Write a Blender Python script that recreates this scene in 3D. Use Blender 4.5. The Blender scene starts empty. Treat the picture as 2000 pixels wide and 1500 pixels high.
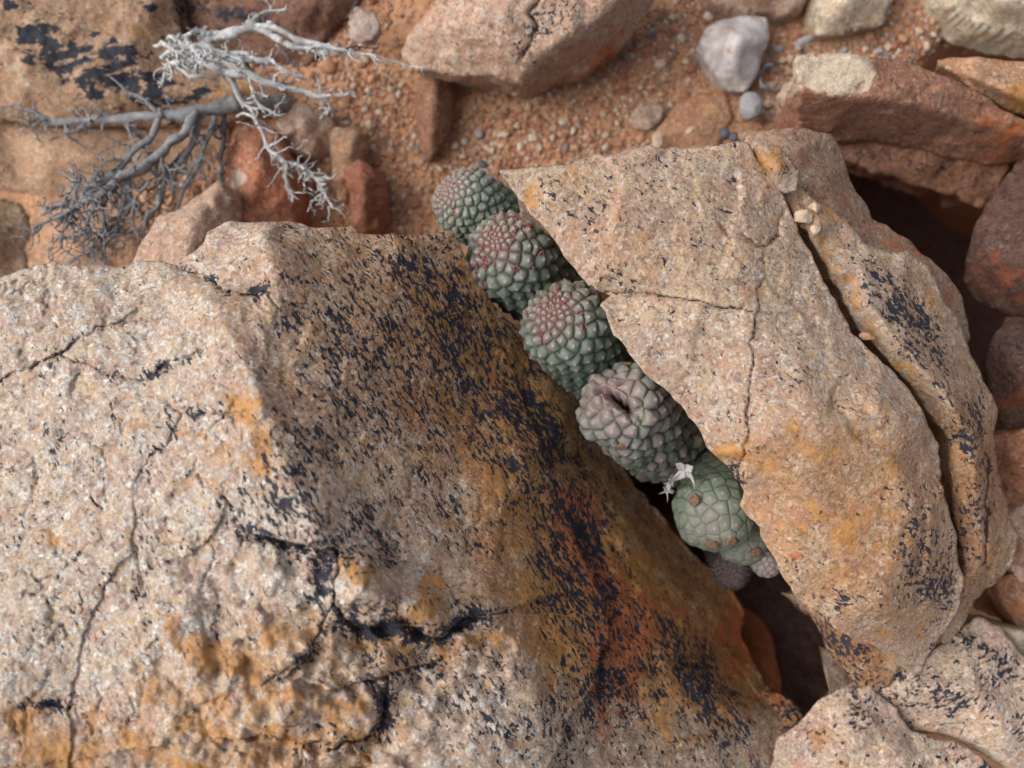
import bpy, math, random
import numpy as np
from mathutils import Vector, Matrix
from mathutils.geometry import delaunay_2d_cdt

# ------------------------------------------------------------------ camera
HC = 40.0                      # camera height above the focus plane, cm
HF = math.radians(60)
S = bpy.context.scene
cam_d = bpy.data.cameras.new('camera'); cam = bpy.data.objects.new('camera', cam_d)
S.collection.objects.link(cam); S.camera = cam
cam.location = (0, 0, HC*0.01)
cam_d.sensor_width = 36; cam_d.lens = 18/math.tan(HF/2)
cam_d.clip_start = 0.01; cam_d.clip_end = 100
cam_d.dof.use_dof = True; cam_d.dof.focus_distance = 0.405; cam_d.dof.aperture_fstop = 5.6
# ------------------------------------------------------------------ light: open shade under a bright soft sky
SUN_EL, SUN_AZ = math.radians(45), math.radians(-84)      # azimuth from +Y towards +X
w = bpy.data.worlds.new('World'); S.world = w; w.use_nodes = True
wn = w.node_tree.nodes; wl = w.node_tree.links
sky = wn.new('ShaderNodeTexSky'); sky.sky_type = 'NISHITA'; sky.sun_disc = False
sky.sun_elevation = SUN_EL; sky.sun_rotation = SUN_AZ; sky.dust_density = 5; sky.air_density = 1.0
hs = wn.new('ShaderNodeHueSaturation'); hs.inputs['Saturation'].default_value = 0.45
wl.new(sky.outputs[0], hs.inputs['Color']); wl.new(hs.outputs[0], wn['Background'].inputs[0])
wn['Background'].inputs[1].default_value = 0.095
sd = bpy.data.lights.new('sun', 'SUN'); sd.energy = 1.3; sd.angle = math.radians(55); sd.color = (1, .965, .92)
sun = bpy.data.objects.new('sun', sd); S.collection.objects.link(sun)
dv = Vector((math.sin(SUN_AZ)*math.cos(SUN_EL), math.cos(SUN_AZ)*math.cos(SUN_EL), math.sin(SUN_EL)))
sun.rotation_euler = dv.to_track_quat('Z', 'Y').to_euler()
S.view_settings.view_transform = 'Standard'; S.view_settings.look = 'None'
S.view_settings.exposure = 0.70; S.view_settings.gamma = 1
S.render.engine = 'CYCLES'

rng = np.random.default_rng(7); random.seed(7)
C = S.collection
TANH = math.tan(HF/2)
def wx(px, z): return (np.asarray(px, float)-1000)*(HC-z)*TANH/1000
def wy(py, z): return (750-np.asarray(py, float))*(HC-z)*TANH/1000
def P(px, py, z): return np.array([wx(px, z), wy(py, z), z], float)      # cm, z may differ per point

# ------------------------------------------------------------------ noise
def _h(ix, iy, iz, k=0):
    n = (ix.astype(np.int64)*374761393 + iy.astype(np.int64)*668265263 + iz.astype(np.int64)*2147483647 + k*1274126177) & 0xffffffff
    n = ((n ^ (n >> 13))*1274126177) & 0xffffffff
    n = ((n ^ (n >> 16))*2246822519) & 0xffffffff
    return ((n ^ (n >> 15)) & 0xffffff)/float(0xffffff)
def noise(x, y, z, s=1.0, k=0):
    x = x*s+31.7; y = y*s+11.3; z = z*s+5.1
    ix = np.floor(x); iy = np.floor(y); iz = np.floor(z)
    fx = x-ix; fy = y-iy; fz = z-iz
    u = fx*fx*fx*(fx*(fx*6-15)+10); v = fy*fy*fy*(fy*(fy*6-15)+10); t = fz*fz*fz*(fz*(fz*6-15)+10)
    out = 0
    for a in (0, 1):
        for b in (0, 1):
            for c in (0, 1):
                gx = _h(ix+a, iy+b, iz+c, k)*2-1; gy = _h(ix+a, iy+b, iz+c, k+7)*2-1; gz = _h(ix+a, iy+b, iz+c, k+13)*2-1
                d = gx*(fx-a)+gy*(fy-b)+gz*(fz-c)
                out = out + d*(u if a else 1-u)*(v if b else 1-v)*(t if c else 1-t)
    return out*1.4
def fbm(x, y, z, s, o=4, r=.5, k=0):
    t = 0; a = 1
    for i in range(o):
        t = t+a*noise(x, y, z, s*(2.03**i), k+i*3); a *= r
    return t
def worley(x, y, z, s=1.0, k=0):
    x = x*s; y = y*s; z = z*s
    ix = np.floor(x); iy = np.floor(y); iz = np.floor(z)
    f1 = np.full(x.shape, 9.); f2 = np.full(x.shape, 9.)
    dx = np.zeros(x.shape); dy = np.zeros(x.shape); dz = np.zeros(x.shape); cid = np.zeros(x.shape)
    for a in (-1, 0, 1):
        for b in (-1, 0, 1):
            for c in (-1, 0, 1):
                cx, cy, cz = ix+a, iy+b, iz+c
                ex = x-(cx+_h(cx, cy, cz, k+1)); ey = y-(cy+_h(cx, cy, cz, k+2)); ez = z-(cz+_h(cx, cy, cz, k+3))
                d = np.sqrt(ex*ex+ey*ey+ez*ez)
                m = d < f1
                f2 = np.where(m, f1, np.minimum(f2, d)); f1 = np.where(m, d, f1)
                dx = np.where(m, ex, dx); dy = np.where(m, ey, dy); dz = np.where(m, ez, dz)
                cid = np.where(m, _h(cx, cy, cz, k+4), cid)
    return f1, f2, dx/s, dy/s, dz/s, cid
def facets(x, y, z, s, k=0):
    f1, f2, dx, dy, dz, c = worley(x, y, z, s, k)
    a = c*6.283*7; return (dx*np.cos(a)+dy*np.sin(a))*s + (np.modf(c*13.7)[0]-.5)*.5
def sstep(a, b, x):
    t = np.clip((x-a)/(b-a), 0, 1); return t*t*(3-2*t)
def blur(a, r, m=None):
    if r <= 0: return a
    n = max(1, int(round(r)))
    m = np.ones_like(a) if m is None else m.astype(float)
    A = a*m; B = m.copy()
    for _ in range(3):
        for ax in (0, 1):
            for q in (0, 1):
                X = A if q == 0 else B
                pad = [(0, 0), (0, 0)]; pad[ax] = (n+1, n)
                cs = np.cumsum(np.pad(X, pad, mode='edge'), axis=ax)
                L = X.shape[ax]
                hi = np.take(cs, np.arange(2*n+1, 2*n+1+L), axis=ax); lo = np.take(cs, np.arange(0, L), axis=ax)
                X = (hi-lo)/(2*n+1)
                if q == 0: A = X
                else: B = X
    return A/np.maximum(B, 1e-6)

# ------------------------------------------------------------------ mesh and object helpers
def mk_mesh(name, v, quads=None, tris=None, attrs=None, smooth=True):
    me = bpy.data.meshes.new(name)
    q = np.zeros((0, 4), int) if quads is None else np.asarray(quads, int).reshape(-1, 4)
    t = np.zeros((0, 3), int) if tris is None else np.asarray(tris, int).reshape(-1, 3)
    v = np.asarray(v, float)
    me.vertices.add(len(v)); me.vertices.foreach_set('co', (v*0.01).ravel())
    me.loops.add(q.size+t.size); me.polygons.add(len(q)+len(t))
    me.loops.foreach_set('vertex_index', np.concatenate([q.ravel(), t.ravel()]).astype(np.int32))
    st = np.concatenate([np.arange(len(q))*4, len(q)*4+np.arange(len(t))*3]).astype(np.int32)
    me.polygons.foreach_set('loop_start', st)
    me.polygons.foreach_set('use_smooth', np.full(len(q)+len(t), smooth))
    me.update(calc_edges=True); me.validate()
    for k, a in (attrs or {}).items():
        at = me.attributes.new(k, 'FLOAT', 'POINT'); at.data.foreach_set('value', np.asarray(a, np.float32))
    return me
def link(name, me, mat=None, parent=None, loc=(0, 0, 0)):
    o = bpy.data.objects.new(name, me); C.objects.link(o)
    if me is not None and mat: me.materials.append(mat)
    o.location = Vector(loc)*0.01
    if parent: o.parent = parent
    return o
def tag(o, label=None, cat=None, group=None, kind=None):
    for k, v in (('label', label), ('category', cat), ('group', group), ('kind', kind)):
        if v: o[k] = v
    return o
def densify(pts, d, closed=True):
    out = []; n = len(pts)
    for i in range(n if closed else n-1):
        a = np.array(pts[i], float); b = np.array(pts[(i+1) % n], float)
        m = max(1, int(np.hypot(*(b-a)[:2])/d))
        for j in range(m): out.append(a+(b-a)*j/m)
    if not closed: out.append(np.array(pts[-1], float))
    return np.array(out)
def seg_dist(px, py, pts, closed):
    best = np.full(px.shape, 1e9); bx = np.zeros(px.shape); by = np.zeros(px.shape); nx = np.zeros(px.shape); ny = np.zeros(px.shape)
    n = len(pts)
    for i in range(n if closed else n-1):
        ax, ay = pts[i][:2]; cx, cy = pts[(i+1) % n][:2]
        ex, ey = cx-ax, cy-ay; L = ex*ex+ey*ey+1e-9
        t = np.clip(((px-ax)*ex+(py-ay)*ey)/L, 0, 1)
        qx = ax+t*ex; qy = ay+t*ey; d = np.hypot(px-qx, py-qy); m = d < best
        best = np.where(m, d, best); bx = np.where(m, qx, bx); by = np.where(m, qy, by)
        l = math.sqrt(L); nx = np.where(m, ey/l, nx); ny = np.where(m, -ex/l, ny)
    return best, bx, by, nx, ny
def inside(px, py, pts):
    r = np.zeros(px.shape, bool); n = len(pts)
    for i in range(n):
        ax, ay = pts[i][:2]; bx, by = pts[(i+1) % n][:2]
        if ay == by: continue
        c = ((ay > py) != (by > py)) & (px < (bx-ax)*(py-ay)/(by-ay)+ax)
        r ^= c
    return r
def paint(px, py, blobs):
    o = np.zeros(px.shape)
    for b in blobs:
        x, y, rx, ry, ang, s = b
        a = math.radians(ang); dx = px-x; dy = py-y
        u = (dx*math.cos(a)+dy*math.sin(a))/rx; v = (-dx*math.sin(a)+dy*math.cos(a))/ry
        o = np.maximum(o, s*np.exp(-(u*u+v*v)**1.3*.8))
    return o

def rock(name, label, cat, outline, inner=(), creases=(), mat=None, step=4, soft=10, fac=(), rough=.12, bevel=.35,
         depth=6, flare=.1, paints=None, cracks=(), bumps=(), seed=0, jag=5, group=None, ledges=(), groove=None, zfun=None):
    """A stone: the visible upper surface modelled as relief over its own outline, with thick real sides going down."""
    rs = seed*17.3
    outl = densify(outline, 14)
    # ragged outline
    ox = outl[:, 0]; oy = outl[:, 1]
    nn = np.roll(outl, -1, 0)-np.roll(outl, 1, 0); ln = np.hypot(nn[:, 0], nn[:, 1])+1e-6
    jj = jag*(fbm(ox, oy, ox*0+rs, 1/60., 2)+.7*fbm(ox, oy, ox*0+rs, 1/18., 3, .6))*1.2
    poly = np.stack([ox+nn[:, 1]/ln*jj, oy-nn[:, 0]/ln*jj], 1)
    x0, y0 = poly.min(0)-step*3; x1, y1 = poly.max(0)+step*3
    gx = np.arange(x0, x1, step); gy = np.arange(y0, y1, step)
    PX, PY = np.meshgrid(gx, gy)
    # base relief by constrained triangulation
    pts = [tuple(p) for p in outline]; edges = [(i, (i+1) % len(pts)) for i in range(len(pts))]
    for c in creases:
        s0 = len(pts); pts += [tuple(p) for p in c]; edges += [(s0+i, s0+i+1) for i in range(len(c)-1)]
    pts += [tuple(p) for p in inner]
    vo, eo, fo, ov, _, _ = delaunay_2d_cdt([Vector(p[:2]) for p in pts], edges, [], 0, 1e-3)
    zz = []
    for i, o in enumerate(ov):
        if o: zz.append(pts[o[0]][2])
        else:
            d = sorted((((vo[i].x-p[0])**2+(vo[i].y-p[1])**2), p[2]) for p in pts)[:3]
            zz.append(sum(q[1] for q in d)/3)
    Z = np.full(PX.shape, np.nan)
    for f in fo:
        a, b, c = [np.array(vo[i]) for i in f]; za, zb, zc = [zz[i] for i in f]
        den = (b[1]-c[1])*(a[0]-c[0])+(c[0]-b[0])*(a[1]-c[1])
        if abs(den) < 1e-9: continue
        i0 = max(0, int((min(a[0], b[0], c[0])-x0)/step)); i1 = int((max(a[0], b[0], c[0])-x0)/step)+2
        j0 = max(0, int((min(a[1], b[1], c[1])-y0)/step)); j1 = int((max(a[1], b[1], c[1])-y0)/step)+2
        X = PX[j0:j1, i0:i1]; Y = PY[j0:j1, i0:i1]
        l1 = ((b[1]-c[1])*(X-c[0])+(c[0]-b[0])*(Y-c[1]))/den; l2 = ((c[1]-a[1])*(X-c[0])+(a[0]-c[0])*(Y-c[1]))/den
        m = (l1 >= -1e-6) & (l2 >= -1e-6) & (l1+l2 <= 1+1e-6)
        Z[j0:j1, i0:i1] = np.where(m, l1*za+l2*zb+(1-l1-l2)*zc, Z[j0:j1, i0:i1])
    ok = ~np.isnan(Z); Z0 = np.where(ok, Z, 0)
    rr = 3
    while not ok.all() and rr < 400:                                # grow outwards
        b = blur(Z0, rr, ok); cov = blur(ok.astype(float), rr)
        new = (~ok) & (cov > 1e-4); Z0 = np.where(new, b, Z0); ok = ok | new; rr *= 2
    Z = blur(Z0, soft/step)
    if zfun is not None: Z = Z+zfun(PX, PY)
    WX = wx(PX, Z); WY = wy(PY, Z); K = np.zeros(PX.shape)+rs
    disp = np.zeros(PX.shape)
    wpx = WX+.5*noise(WX, WY, K, .5, 3); wpy = WY+.5*noise(WX, WY, K, .5, 9)
    for sc, am in fac:
        disp += am*blur(facets(wpx, wpy, Z+K, sc, int(seed)+int(sc*10)), max(.6, 1.4/step))
    if groove:
        g1, g2, *_ = worley(wpx+.35*fbm(WX, WY, K, 1.6, 3, .6, 61), wpy+.35*fbm(WX, WY, K, 1.6, 3, .6, 63), Z*.5+K, groove[0], 81)
        disp -= groove[1]*np.exp(-((g2-g1)/.075)**2)*sstep(.0, .35, noise(WX, WY, K, .45, 83)+.1)
    disp += rough*fbm(WX, WY, Z+K, .55, 6, .56)
    disp += rough*.35*np.abs(fbm(WX, WY, Z+K, 1.9, 3, .6, 5))
    D, bx, by, _, _ = seg_dist(PX, PY, poly, True)
    ins = inside(PX, PY, poly); D = np.where(ins, D, 0)
    bv = bevel*43.; t = np.clip(D/bv, 0, 1)
    disp -= bevel*.8*(1-np.sqrt(np.clip(1-(1-t)**2, 0, 1)))
    ck = np.zeros(PX.shape); halo = np.zeros(PX.shape)
    jx = PX+9*noise(PX, PY, K, 1/35., 21)+4*noise(PX, PY, K, 1/11., 22); jy = PY+9*noise(PX, PY, K, 1/35., 23)+4*noise(PX, PY, K, 1/11., 24)
    for pl, wd, dp in cracks:
        d = seg_dist(jx, jy, pl, False)[0]
        wv = wd*(1+.6*noise(PX, PY, K, 1/40., 31)); g = np.exp(-(d/wv)**2)
        if dp > .1 and seed == 1: halo = np.maximum(halo, 1.0*np.exp(-(d/(wv*3.6+9))**2)*(.55+.9*noise(PX, PY, K, 1/50., 33)))
        disp -= dp*g; ck = np.maximum(ck, g*min(1, dp*3.+.25))
    for pl, h, fl in ledges:
        d, qx, qy, nx, ny = seg_dist(jx, jy, pl, False); sg = (jx-qx)*nx+(jy-qy)*ny
        en = sstep(0, 110, np.hypot(jx-pl[0][0], jy-pl[0][1]))*sstep(0, 70, np.hypot(jx-pl[-1][0], jy-pl[-1][1]))
        disp -= abs(h)*np.exp(-d/fl)*en*((sg > 0) if h > 0 else (sg < 0))*(1+.5*noise(PX, PY, K, 1/30., 51))
    for (x, y, r1, r2, ang, h) in bumps: disp += h*paint(jx, jy, [(x, y, r1, r2, ang, 1)])
    ZF = Z+disp
    # keep cells, snap the rim to the outline
    cell = ins[:-1, :-1] & ins[1:, :-1] & ins[:-1, 1:] & ins[1:, 1:]
    H, Wd = PX.shape; idx = np.full(PX.shape, -1); cj, ci = np.nonzero(cell)
    used = np.zeros(PX.shape, int)
    for a, b in ((0, 0), (1, 0), (0, 1), (1, 1)): np.add.at(used, (cj+a, ci+b), 1)
    um = used > 0; idx[um] = np.arange(um.sum())
    q = np.stack([idx[cj, ci], idx[cj+1, ci], idx[cj+1, ci+1], idx[cj, ci+1]], 1)      # image y down -> world CCW
    rim = um & (used < 4)
    VX = np.where(rim, bx, PX); VY = np.where(rim, by, PY)
    vz = ZF[um]; vx = VX[um]; vy = VY[um]
    X = wx(vx, vz); Y = wy(vy, vz); V = np.stack([X, Y, vz], 1)
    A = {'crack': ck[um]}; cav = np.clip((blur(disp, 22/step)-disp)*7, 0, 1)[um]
    wob = 26*noise(PX, PY, K, 1/70., 41)+10*noise(PX, PY, K, 1/20., 42); wob2 = 26*noise(PX, PY, K, 1/70., 43)+10*noise(PX, PY, K, 1/20., 44)
    for k, b in (paints or {}).items(): A[k] = paint(PX+wob, PY+wob2, b)[um]
    if 'lich' in A: A['lich'] = np.maximum(A['lich'], halo[um])
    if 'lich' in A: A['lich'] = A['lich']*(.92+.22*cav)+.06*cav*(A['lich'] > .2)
    # sides
    e = np.concatenate([q[:, [0, 1]], q[:, [1, 2]], q[:, [2, 3]], q[:, [3, 0]]])
    key = e[:, 0]*len(V)+e[:, 1]; rev = e[:, 1]*len(V)+e[:, 0]
    be = e[~np.isin(key, rev)]
    bvs = np.unique(be); mp = np.full(len(V), -1); mp[bvs] = np.arange(len(bvs))
    cen = np.array([X.mean(), Y.mean()])
    nrm = np.zeros((len(V), 2)); d = V[be[:, 1], :2]-V[be[:, 0], :2]; L = np.hypot(d[:, 0], d[:, 1])[:, None]+1e-9
    on = np.stack([d[:, 1], -d[:, 0]], 1)/L
    np.add.at(nrm, be[:, 0], on); np.add.at(nrm, be[:, 1], on)
    # smooth the outward direction along the rim
    for _ in range(60):
        n2 = nrm.copy(); np.add.at(n2, be[:, 0], nrm[be[:, 1]]); np.add.at(n2, be[:, 1], nrm[be[:, 0]]); nrm = n2/(np.hypot(n2[:, 0], n2[:, 1])[:, None]+1e-9)
    nb = nrm[bvs]; rows = max(4, int(depth/.45)); base = V[bvs].copy(); AL = [V]; ea = mp[be[:, 0]]; eb = mp[be[:, 1]]; sm = base.copy()
    for _ in range(40):
        acc = sm.copy(); w_ = np.ones(len(sm)); np.add.at(acc, ea, sm[eb]); np.add.at(w_, ea, 1); np.add.at(acc, eb, sm[ea]); np.add.at(w_, eb, 1); sm = acc/w_[:, None]
    base0 = base; nv = len(V)
    at_l = {k: [a] for k, a in A.items()}; quads = [q]; prev = bvs
    for r in range(1, rows+1):
        t = r/rows; wq = min(1, r*.34); base = base0*(1-wq)+sm*wq; zz_ = base[:, 2]-depth*t
        nz = rough*2.2*fbm(base[:, 0], base[:, 1], zz_+rs, .5, 4, .55)*min(1, t*4)
        off = flare*depth*t+.12*min(1, t*8)*(1 if flare > -.05 else 0)+nz
        AL.append(np.stack([base[:, 0]+nb[:, 0]*off, base[:, 1]+nb[:, 1]*off, zz_], 1))
        cur = nv+np.arange(len(bvs)); nv += len(bvs)
        a = be[:, 0]; b = be[:, 1]
        pa = prev[mp[a]]; pb = prev[mp[b]]
        quads.append(np.stack([pb, pa, cur[mp[a]], cur[mp[b]]], 1)); prev = cur
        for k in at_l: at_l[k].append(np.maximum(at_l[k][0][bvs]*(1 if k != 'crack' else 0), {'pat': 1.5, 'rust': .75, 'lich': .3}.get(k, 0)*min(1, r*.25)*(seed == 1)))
    V = np.concatenate(AL); Q = np.concatenate(quads); A = {k: np.concatenate(v) for k, v in at_l.items()}
    loc = np.array([cen[0], cen[1], V[:, 2].min()])
    me = mk_mesh(name, V-loc, Q, attrs=A)
    o = link(name, me, mat, None, loc)
    return tag(o, label, cat, group)

# ------------------------------------------------------------------ materials
class NT:
    def __init__(s, name):
        s.m = bpy.data.materials.new(name); s.m.use_nodes = True; s.t = s.m.node_tree; s.n = s.t.nodes; s.l = s.t.links
        s.b = s.n['Principled BSDF']
    def new(s, t, **k):
        n = s.n.new(t)
        for a, v in k.items(): setattr(n, a, v)
        return n
    def put(s, sock, v):
        if isinstance(v, bpy.types.NodeSocket): s.l.new(v, sock)
        else: sock.default_value = v
    def coords(s, scale=(1, 1, 1), rot=0, seed=0):
        tc = s.new('ShaderNodeTexCoord'); mp = s.new('ShaderNodeMapping')
        s.l.new(tc.outputs['Object'], mp.inputs[0])
        if rot:
            m0 = s.new('ShaderNodeMapping'); s.l.new(tc.outputs['Object'], m0.inputs[0]); m0.inputs['Rotation'].default_value = (0, 0, rot)
            s.l.new(m0.outputs[0], mp.inputs[0])
        mp.inputs['Scale'].default_value = [100*c for c in scale]; mp.inputs['Location'].default_value = (seed*3.7, seed*1.3, seed*5.1)
        return mp.outputs[0]
    def noise(s, co, sc, det=3, ro=.55, dist=0, col=False):
        n = s.new('ShaderNodeTexNoise'); s.l.new(co, n.inputs['Vector']); n.inputs['Scale'].default_value = sc
        n.inputs['Detail'].default_value = det; n.inputs['Roughness'].default_value = ro; n.inputs['Distortion'].default_value = dist
        return n.outputs['Color' if col else 'Fac']
    def vor(s, co, sc, out='Color', feat='F1', rnd=1):
        n = s.new('ShaderNodeTexVoronoi', feature=feat); s.l.new(co, n.inputs['Vector']); n.inputs['Scale'].default_value = sc
        n.inputs['Randomness'].default_value = rnd
        return n.outputs[out]
    def attr(s, name):
        n = s.new('ShaderNodeAttribute', attribute_name=name); return n.outputs['Fac']
    def m_(s, op, a, b=0., c=0., clamp=False):
        n = s.new('ShaderNodeMath', operation=op, use_clamp=clamp)
        s.put(n.inputs[0], a); s.put(n.inputs[1], b)
        if len(n.inputs) > 2: s.put(n.inputs[2], c)
        return n.outputs[0]
    def ramp(s, v, a, b, lo=0., hi=1.):
        n = s.new('ShaderNodeMapRange', interpolation_type='SMOOTHSTEP')
        s.put(n.inputs[0], v); s.put(n.inputs[1], a); s.put(n.inputs[2], b); n.inputs[3].default_value = lo; n.inputs[4].default_value = hi
        return n.outputs[0]
    def mix(s, f, a, b, mode='MIX'):
        n = s.new('ShaderNodeMix', data_type='RGBA', blend_type=mode); n.clamp_factor = True
        s.put(n.inputs[0], f)
        for i, v in ((6, a), (7, b)):
            s.put(n.inputs[i], v if isinstance(v, bpy.types.NodeSocket) else (*v, 1))
        return n.outputs[2]
    def bump(s, h, st, dist, nrm=None):
        n = s.new('ShaderNodeBump'); s.put(n.inputs['Height'], h); n.inputs['Strength'].default_value = st; n.inputs['Distance'].default_value = dist*.01
        if nrm: s.l.new(nrm, n.inputs['Normal'])
        return n.outputs[0]

def rock_mat(name, cream, pink, grey, stain=(.50, .24, .07), rust=(.33, .10, .035), black=(.018, .018, .026), lich0=0., stain0=0.,
             rot=0., stretch=1., seed=0, speck=1., bump=1., fine=1., crackc=(.035, .018, .010), lsc=4.4, rust0=0.):
    g = NT(name); co = g.coords(seed=seed); ca = g.coords((1/stretch, 1, 1), rot, seed)
    n1 = g.noise(co, .38, 4, .6); n2 = g.noise(co, 1.7, 5, .62, .6); n3 = g.noise(co, 7.5*fine, 4, .7)
    vc = g.vor(co, 7.*fine); vv = g.new('ShaderNodeSeparateColor'); g.l.new(vc, vv.inputs[0])
    col = g.mix(g.ramp(n1, .40, .60), cream, pink)
    nA = g.noise(co, 2.9, 4, .62, .9); nB = g.noise(co, 1.15, 5, .68, .7); nC = g.noise(co, 1.9, 4, .66, .5)
    col = g.mix(g.ramp(n2, .50, .63), col, grey)
    col = g.mix(g.ramp(nA, .54, .64, 0, .85), col, tuple(min(.78, c*1.42+.02) for c in grey))
    col = g.mix(g.ramp(g.noise(co, 2.2, 5, .68, .9), .525, .63, 0, .9), col, (pink[0]*.48, pink[1]*.42, pink[2]*.40))
    col = g.mix(g.ramp(nB, .53, .66, 0, .75), col, (pink[0]*.98, pink[1]*.80, pink[2]*.72))
    col = g.mix(g.ramp(nC, .55, .66, 0, .7), col, (cream[0]*1.02, cream[1]*.84, cream[2]*.52))
    # mineral grains
    col = g.mix(g.m_('MULTIPLY', g.ramp(vv.outputs[0], .6, .95), .3), col, tuple(min(.8, c*1.45+.03) for c in grey))
    col = g.mix(g.m_('MULTIPLY', g.ramp(vv.outputs[1], .75, .98), .4), col, tuple(c*.42 for c in pink))
    col = g.mix(g.m_('MULTIPLY', g.ramp(g.noise(co, 3.1, 4, .7, .8), .53, .68), .65), col, tuple(c*.55 for c in pink))
    col = g.mix(g.ramp(n3, .35, .70, .0, .5), col, tuple(c*.62 for c in pink))
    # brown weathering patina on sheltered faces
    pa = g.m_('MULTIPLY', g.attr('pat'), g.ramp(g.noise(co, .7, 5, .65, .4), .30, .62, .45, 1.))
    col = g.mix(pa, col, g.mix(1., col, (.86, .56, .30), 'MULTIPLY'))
    # iron staining
    st = g.m_('ADD', g.m_('MULTIPLY', g.attr('stain'), .42), stain0)
    sn = g.m_('ADD', g.noise(co, .9, 6, .65, .5), st)
    sm = g.ramp(sn, .66, .86)
    col = g.mix(g.m_('MULTIPLY', sm, .85), col, g.mix(g.ramp(n2, .35, .65), stain, tuple(c*.62 for c in stain)))
    ru = g.ramp(g.m_('ADD', g.noise(co, 1.1, 6, .65, .5), g.m_('ADD', g.m_('MULTIPLY', g.attr('rust'), .45), rust0)), .68, .88)
    col = g.mix(g.m_('MULTIPLY', ru, .9), col, g.mix(g.ramp(n3, .35, .65), rust, tuple(min(1, c*1.6) for c in rust)))
    pl = g.ramp(g.m_('ADD', g.attr('pale'), g.m_('MULTIPLY', g.noise(co, 1.3, 5, .65), .9)), .88, 1.02); col = g.mix(g.m_('MULTIPLY', pl, .75), col, g.mix(g.ramp(n3, .3, .7), (.62, .56, .45), (.42, .34, .24)))
    # black crust / lichen flecks
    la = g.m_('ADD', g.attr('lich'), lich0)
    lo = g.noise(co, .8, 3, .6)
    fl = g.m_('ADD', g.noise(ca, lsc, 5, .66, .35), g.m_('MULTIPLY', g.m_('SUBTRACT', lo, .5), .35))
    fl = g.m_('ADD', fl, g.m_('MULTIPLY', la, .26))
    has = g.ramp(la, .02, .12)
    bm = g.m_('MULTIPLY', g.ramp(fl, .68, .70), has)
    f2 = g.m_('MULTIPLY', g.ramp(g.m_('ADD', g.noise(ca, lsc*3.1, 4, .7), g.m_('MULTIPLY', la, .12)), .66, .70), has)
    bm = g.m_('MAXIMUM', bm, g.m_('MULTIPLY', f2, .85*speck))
    # thin dark veins between grains
    va = g.new('ShaderNodeVectorMath', operation='MULTIPLY_ADD'); g.l.new(g.noise(co, 2.2, 4, .6, 0, True), va.inputs[0]); va.inputs[1].default_value = (.9, .9, .9); g.l.new(co, va.inputs[2])
    ve = g.vor(va.outputs[0], 1.5, 'Distance', 'DISTANCE_TO_EDGE')
    col = g.mix(g.m_('MULTIPLY', g.m_('MULTIPLY', g.ramp(ve, .0, .035, 1, 0), g.ramp(n2, .5, .58)), .8), col, tuple(c*.22 for c in pink))
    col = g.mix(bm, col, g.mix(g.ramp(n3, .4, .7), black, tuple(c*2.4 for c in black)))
    ck = g.attr('crack'); col = g.mix(g.ramp(ck, .25, .8, 0, .93), col, crackc)
    g.put(g.b.inputs['Base Color'], col)
    g.put(g.b.inputs['Roughness'], g.ramp(n2, .3, .7, .62, .88)); g.b.inputs['Specular IOR Level'].default_value = .35
    h = g.m_('ADD', g.m_('MULTIPLY', n3, .9), g.m_('MULTIPLY', g.vor(co, 5.5*fine, 'Distance'), .5))
    h = g.m_('ADD', h, g.m_('MULTIPLY', g.noise(co, 2.6, 5, .68), 1.6)); h = g.m_('SUBTRACT', h, g.m_('MULTIPLY', bm, .25))
    g.put(g.b.inputs['Normal'], g.bump(h, .62*bump, .085))
    return g.m

ANG = math.radians(56)      # flecks run down the slope towards the crevice
M_bould = rock_mat('speckled_granite_sloping', (.54, .435, .32), (.47, .335, .26), (.57, .545, .505), rot=ANG, stretch=2.3, seed=1, lsc=5.6, stain0=.035)
M_slab = rock_mat('granite_slab', (.48, .365, .245), (.41, .275, .20), (.45, .40, .345), seed=2, rot=.7, stretch=1.5, speck=1)
M_outer = rock_mat('outer_granite', (.44, .33, .22), (.38, .26, .19), (.40, .36, .30), seed=3, rot=.9, stretch=1.4)
M_brown = rock_mat('brown_rock', (.30, .15, .085), (.25, .11, .065), (.32, .19, .13), stain=(.34, .15, .06), seed=4, rust0=.06)
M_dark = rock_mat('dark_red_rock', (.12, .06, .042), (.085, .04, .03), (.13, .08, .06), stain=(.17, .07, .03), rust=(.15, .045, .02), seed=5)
M_pink = rock_mat('pink_granite', (.50, .33, .235), (.45, .28, .20), (.47, .40, .33), seed=6, lich0=.0)
M_tan = rock_mat('tan_bedrock', (.44, .28, .17), (.40, .23, .14), (.42, .33, .23), seed=7, rot=-.25, stretch=2.2, lsc=1.5)
M_cream = rock_mat('cream_rock', (.60, .50, .36), (.52, .40, .28), (.62, .57, .46), seed=8, lich0=.03)
M_block = rock_mat('ruddy_block', (.36, .18, .11), (.30, .13, .08), (.38, .24, .17), seed=9, rust0=.02)
M_fore = rock_mat('pale_lichen_granite', (.52, .39, .27), (.48, .32, .25), (.53, .47, .40), seed=10, rot=-.7, stretch=1.8)

def plain(name, c, c2, sc=4, rough=.8, bump=.4, sss=0):
    g = NT(name); co = g.coords(); n = g.noise(co, sc, 5, .65); g.put(g.b.inputs['Base Color'], g.mix(g.ramp(n, .35, .65), c, c2))
    g.b.inputs['Roughness'].default_value = rough; g.put(g.b.inputs['Normal'], g.bump(g.noise(co, sc*2.5, 4, .7), bump, .05)); return g.m

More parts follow.
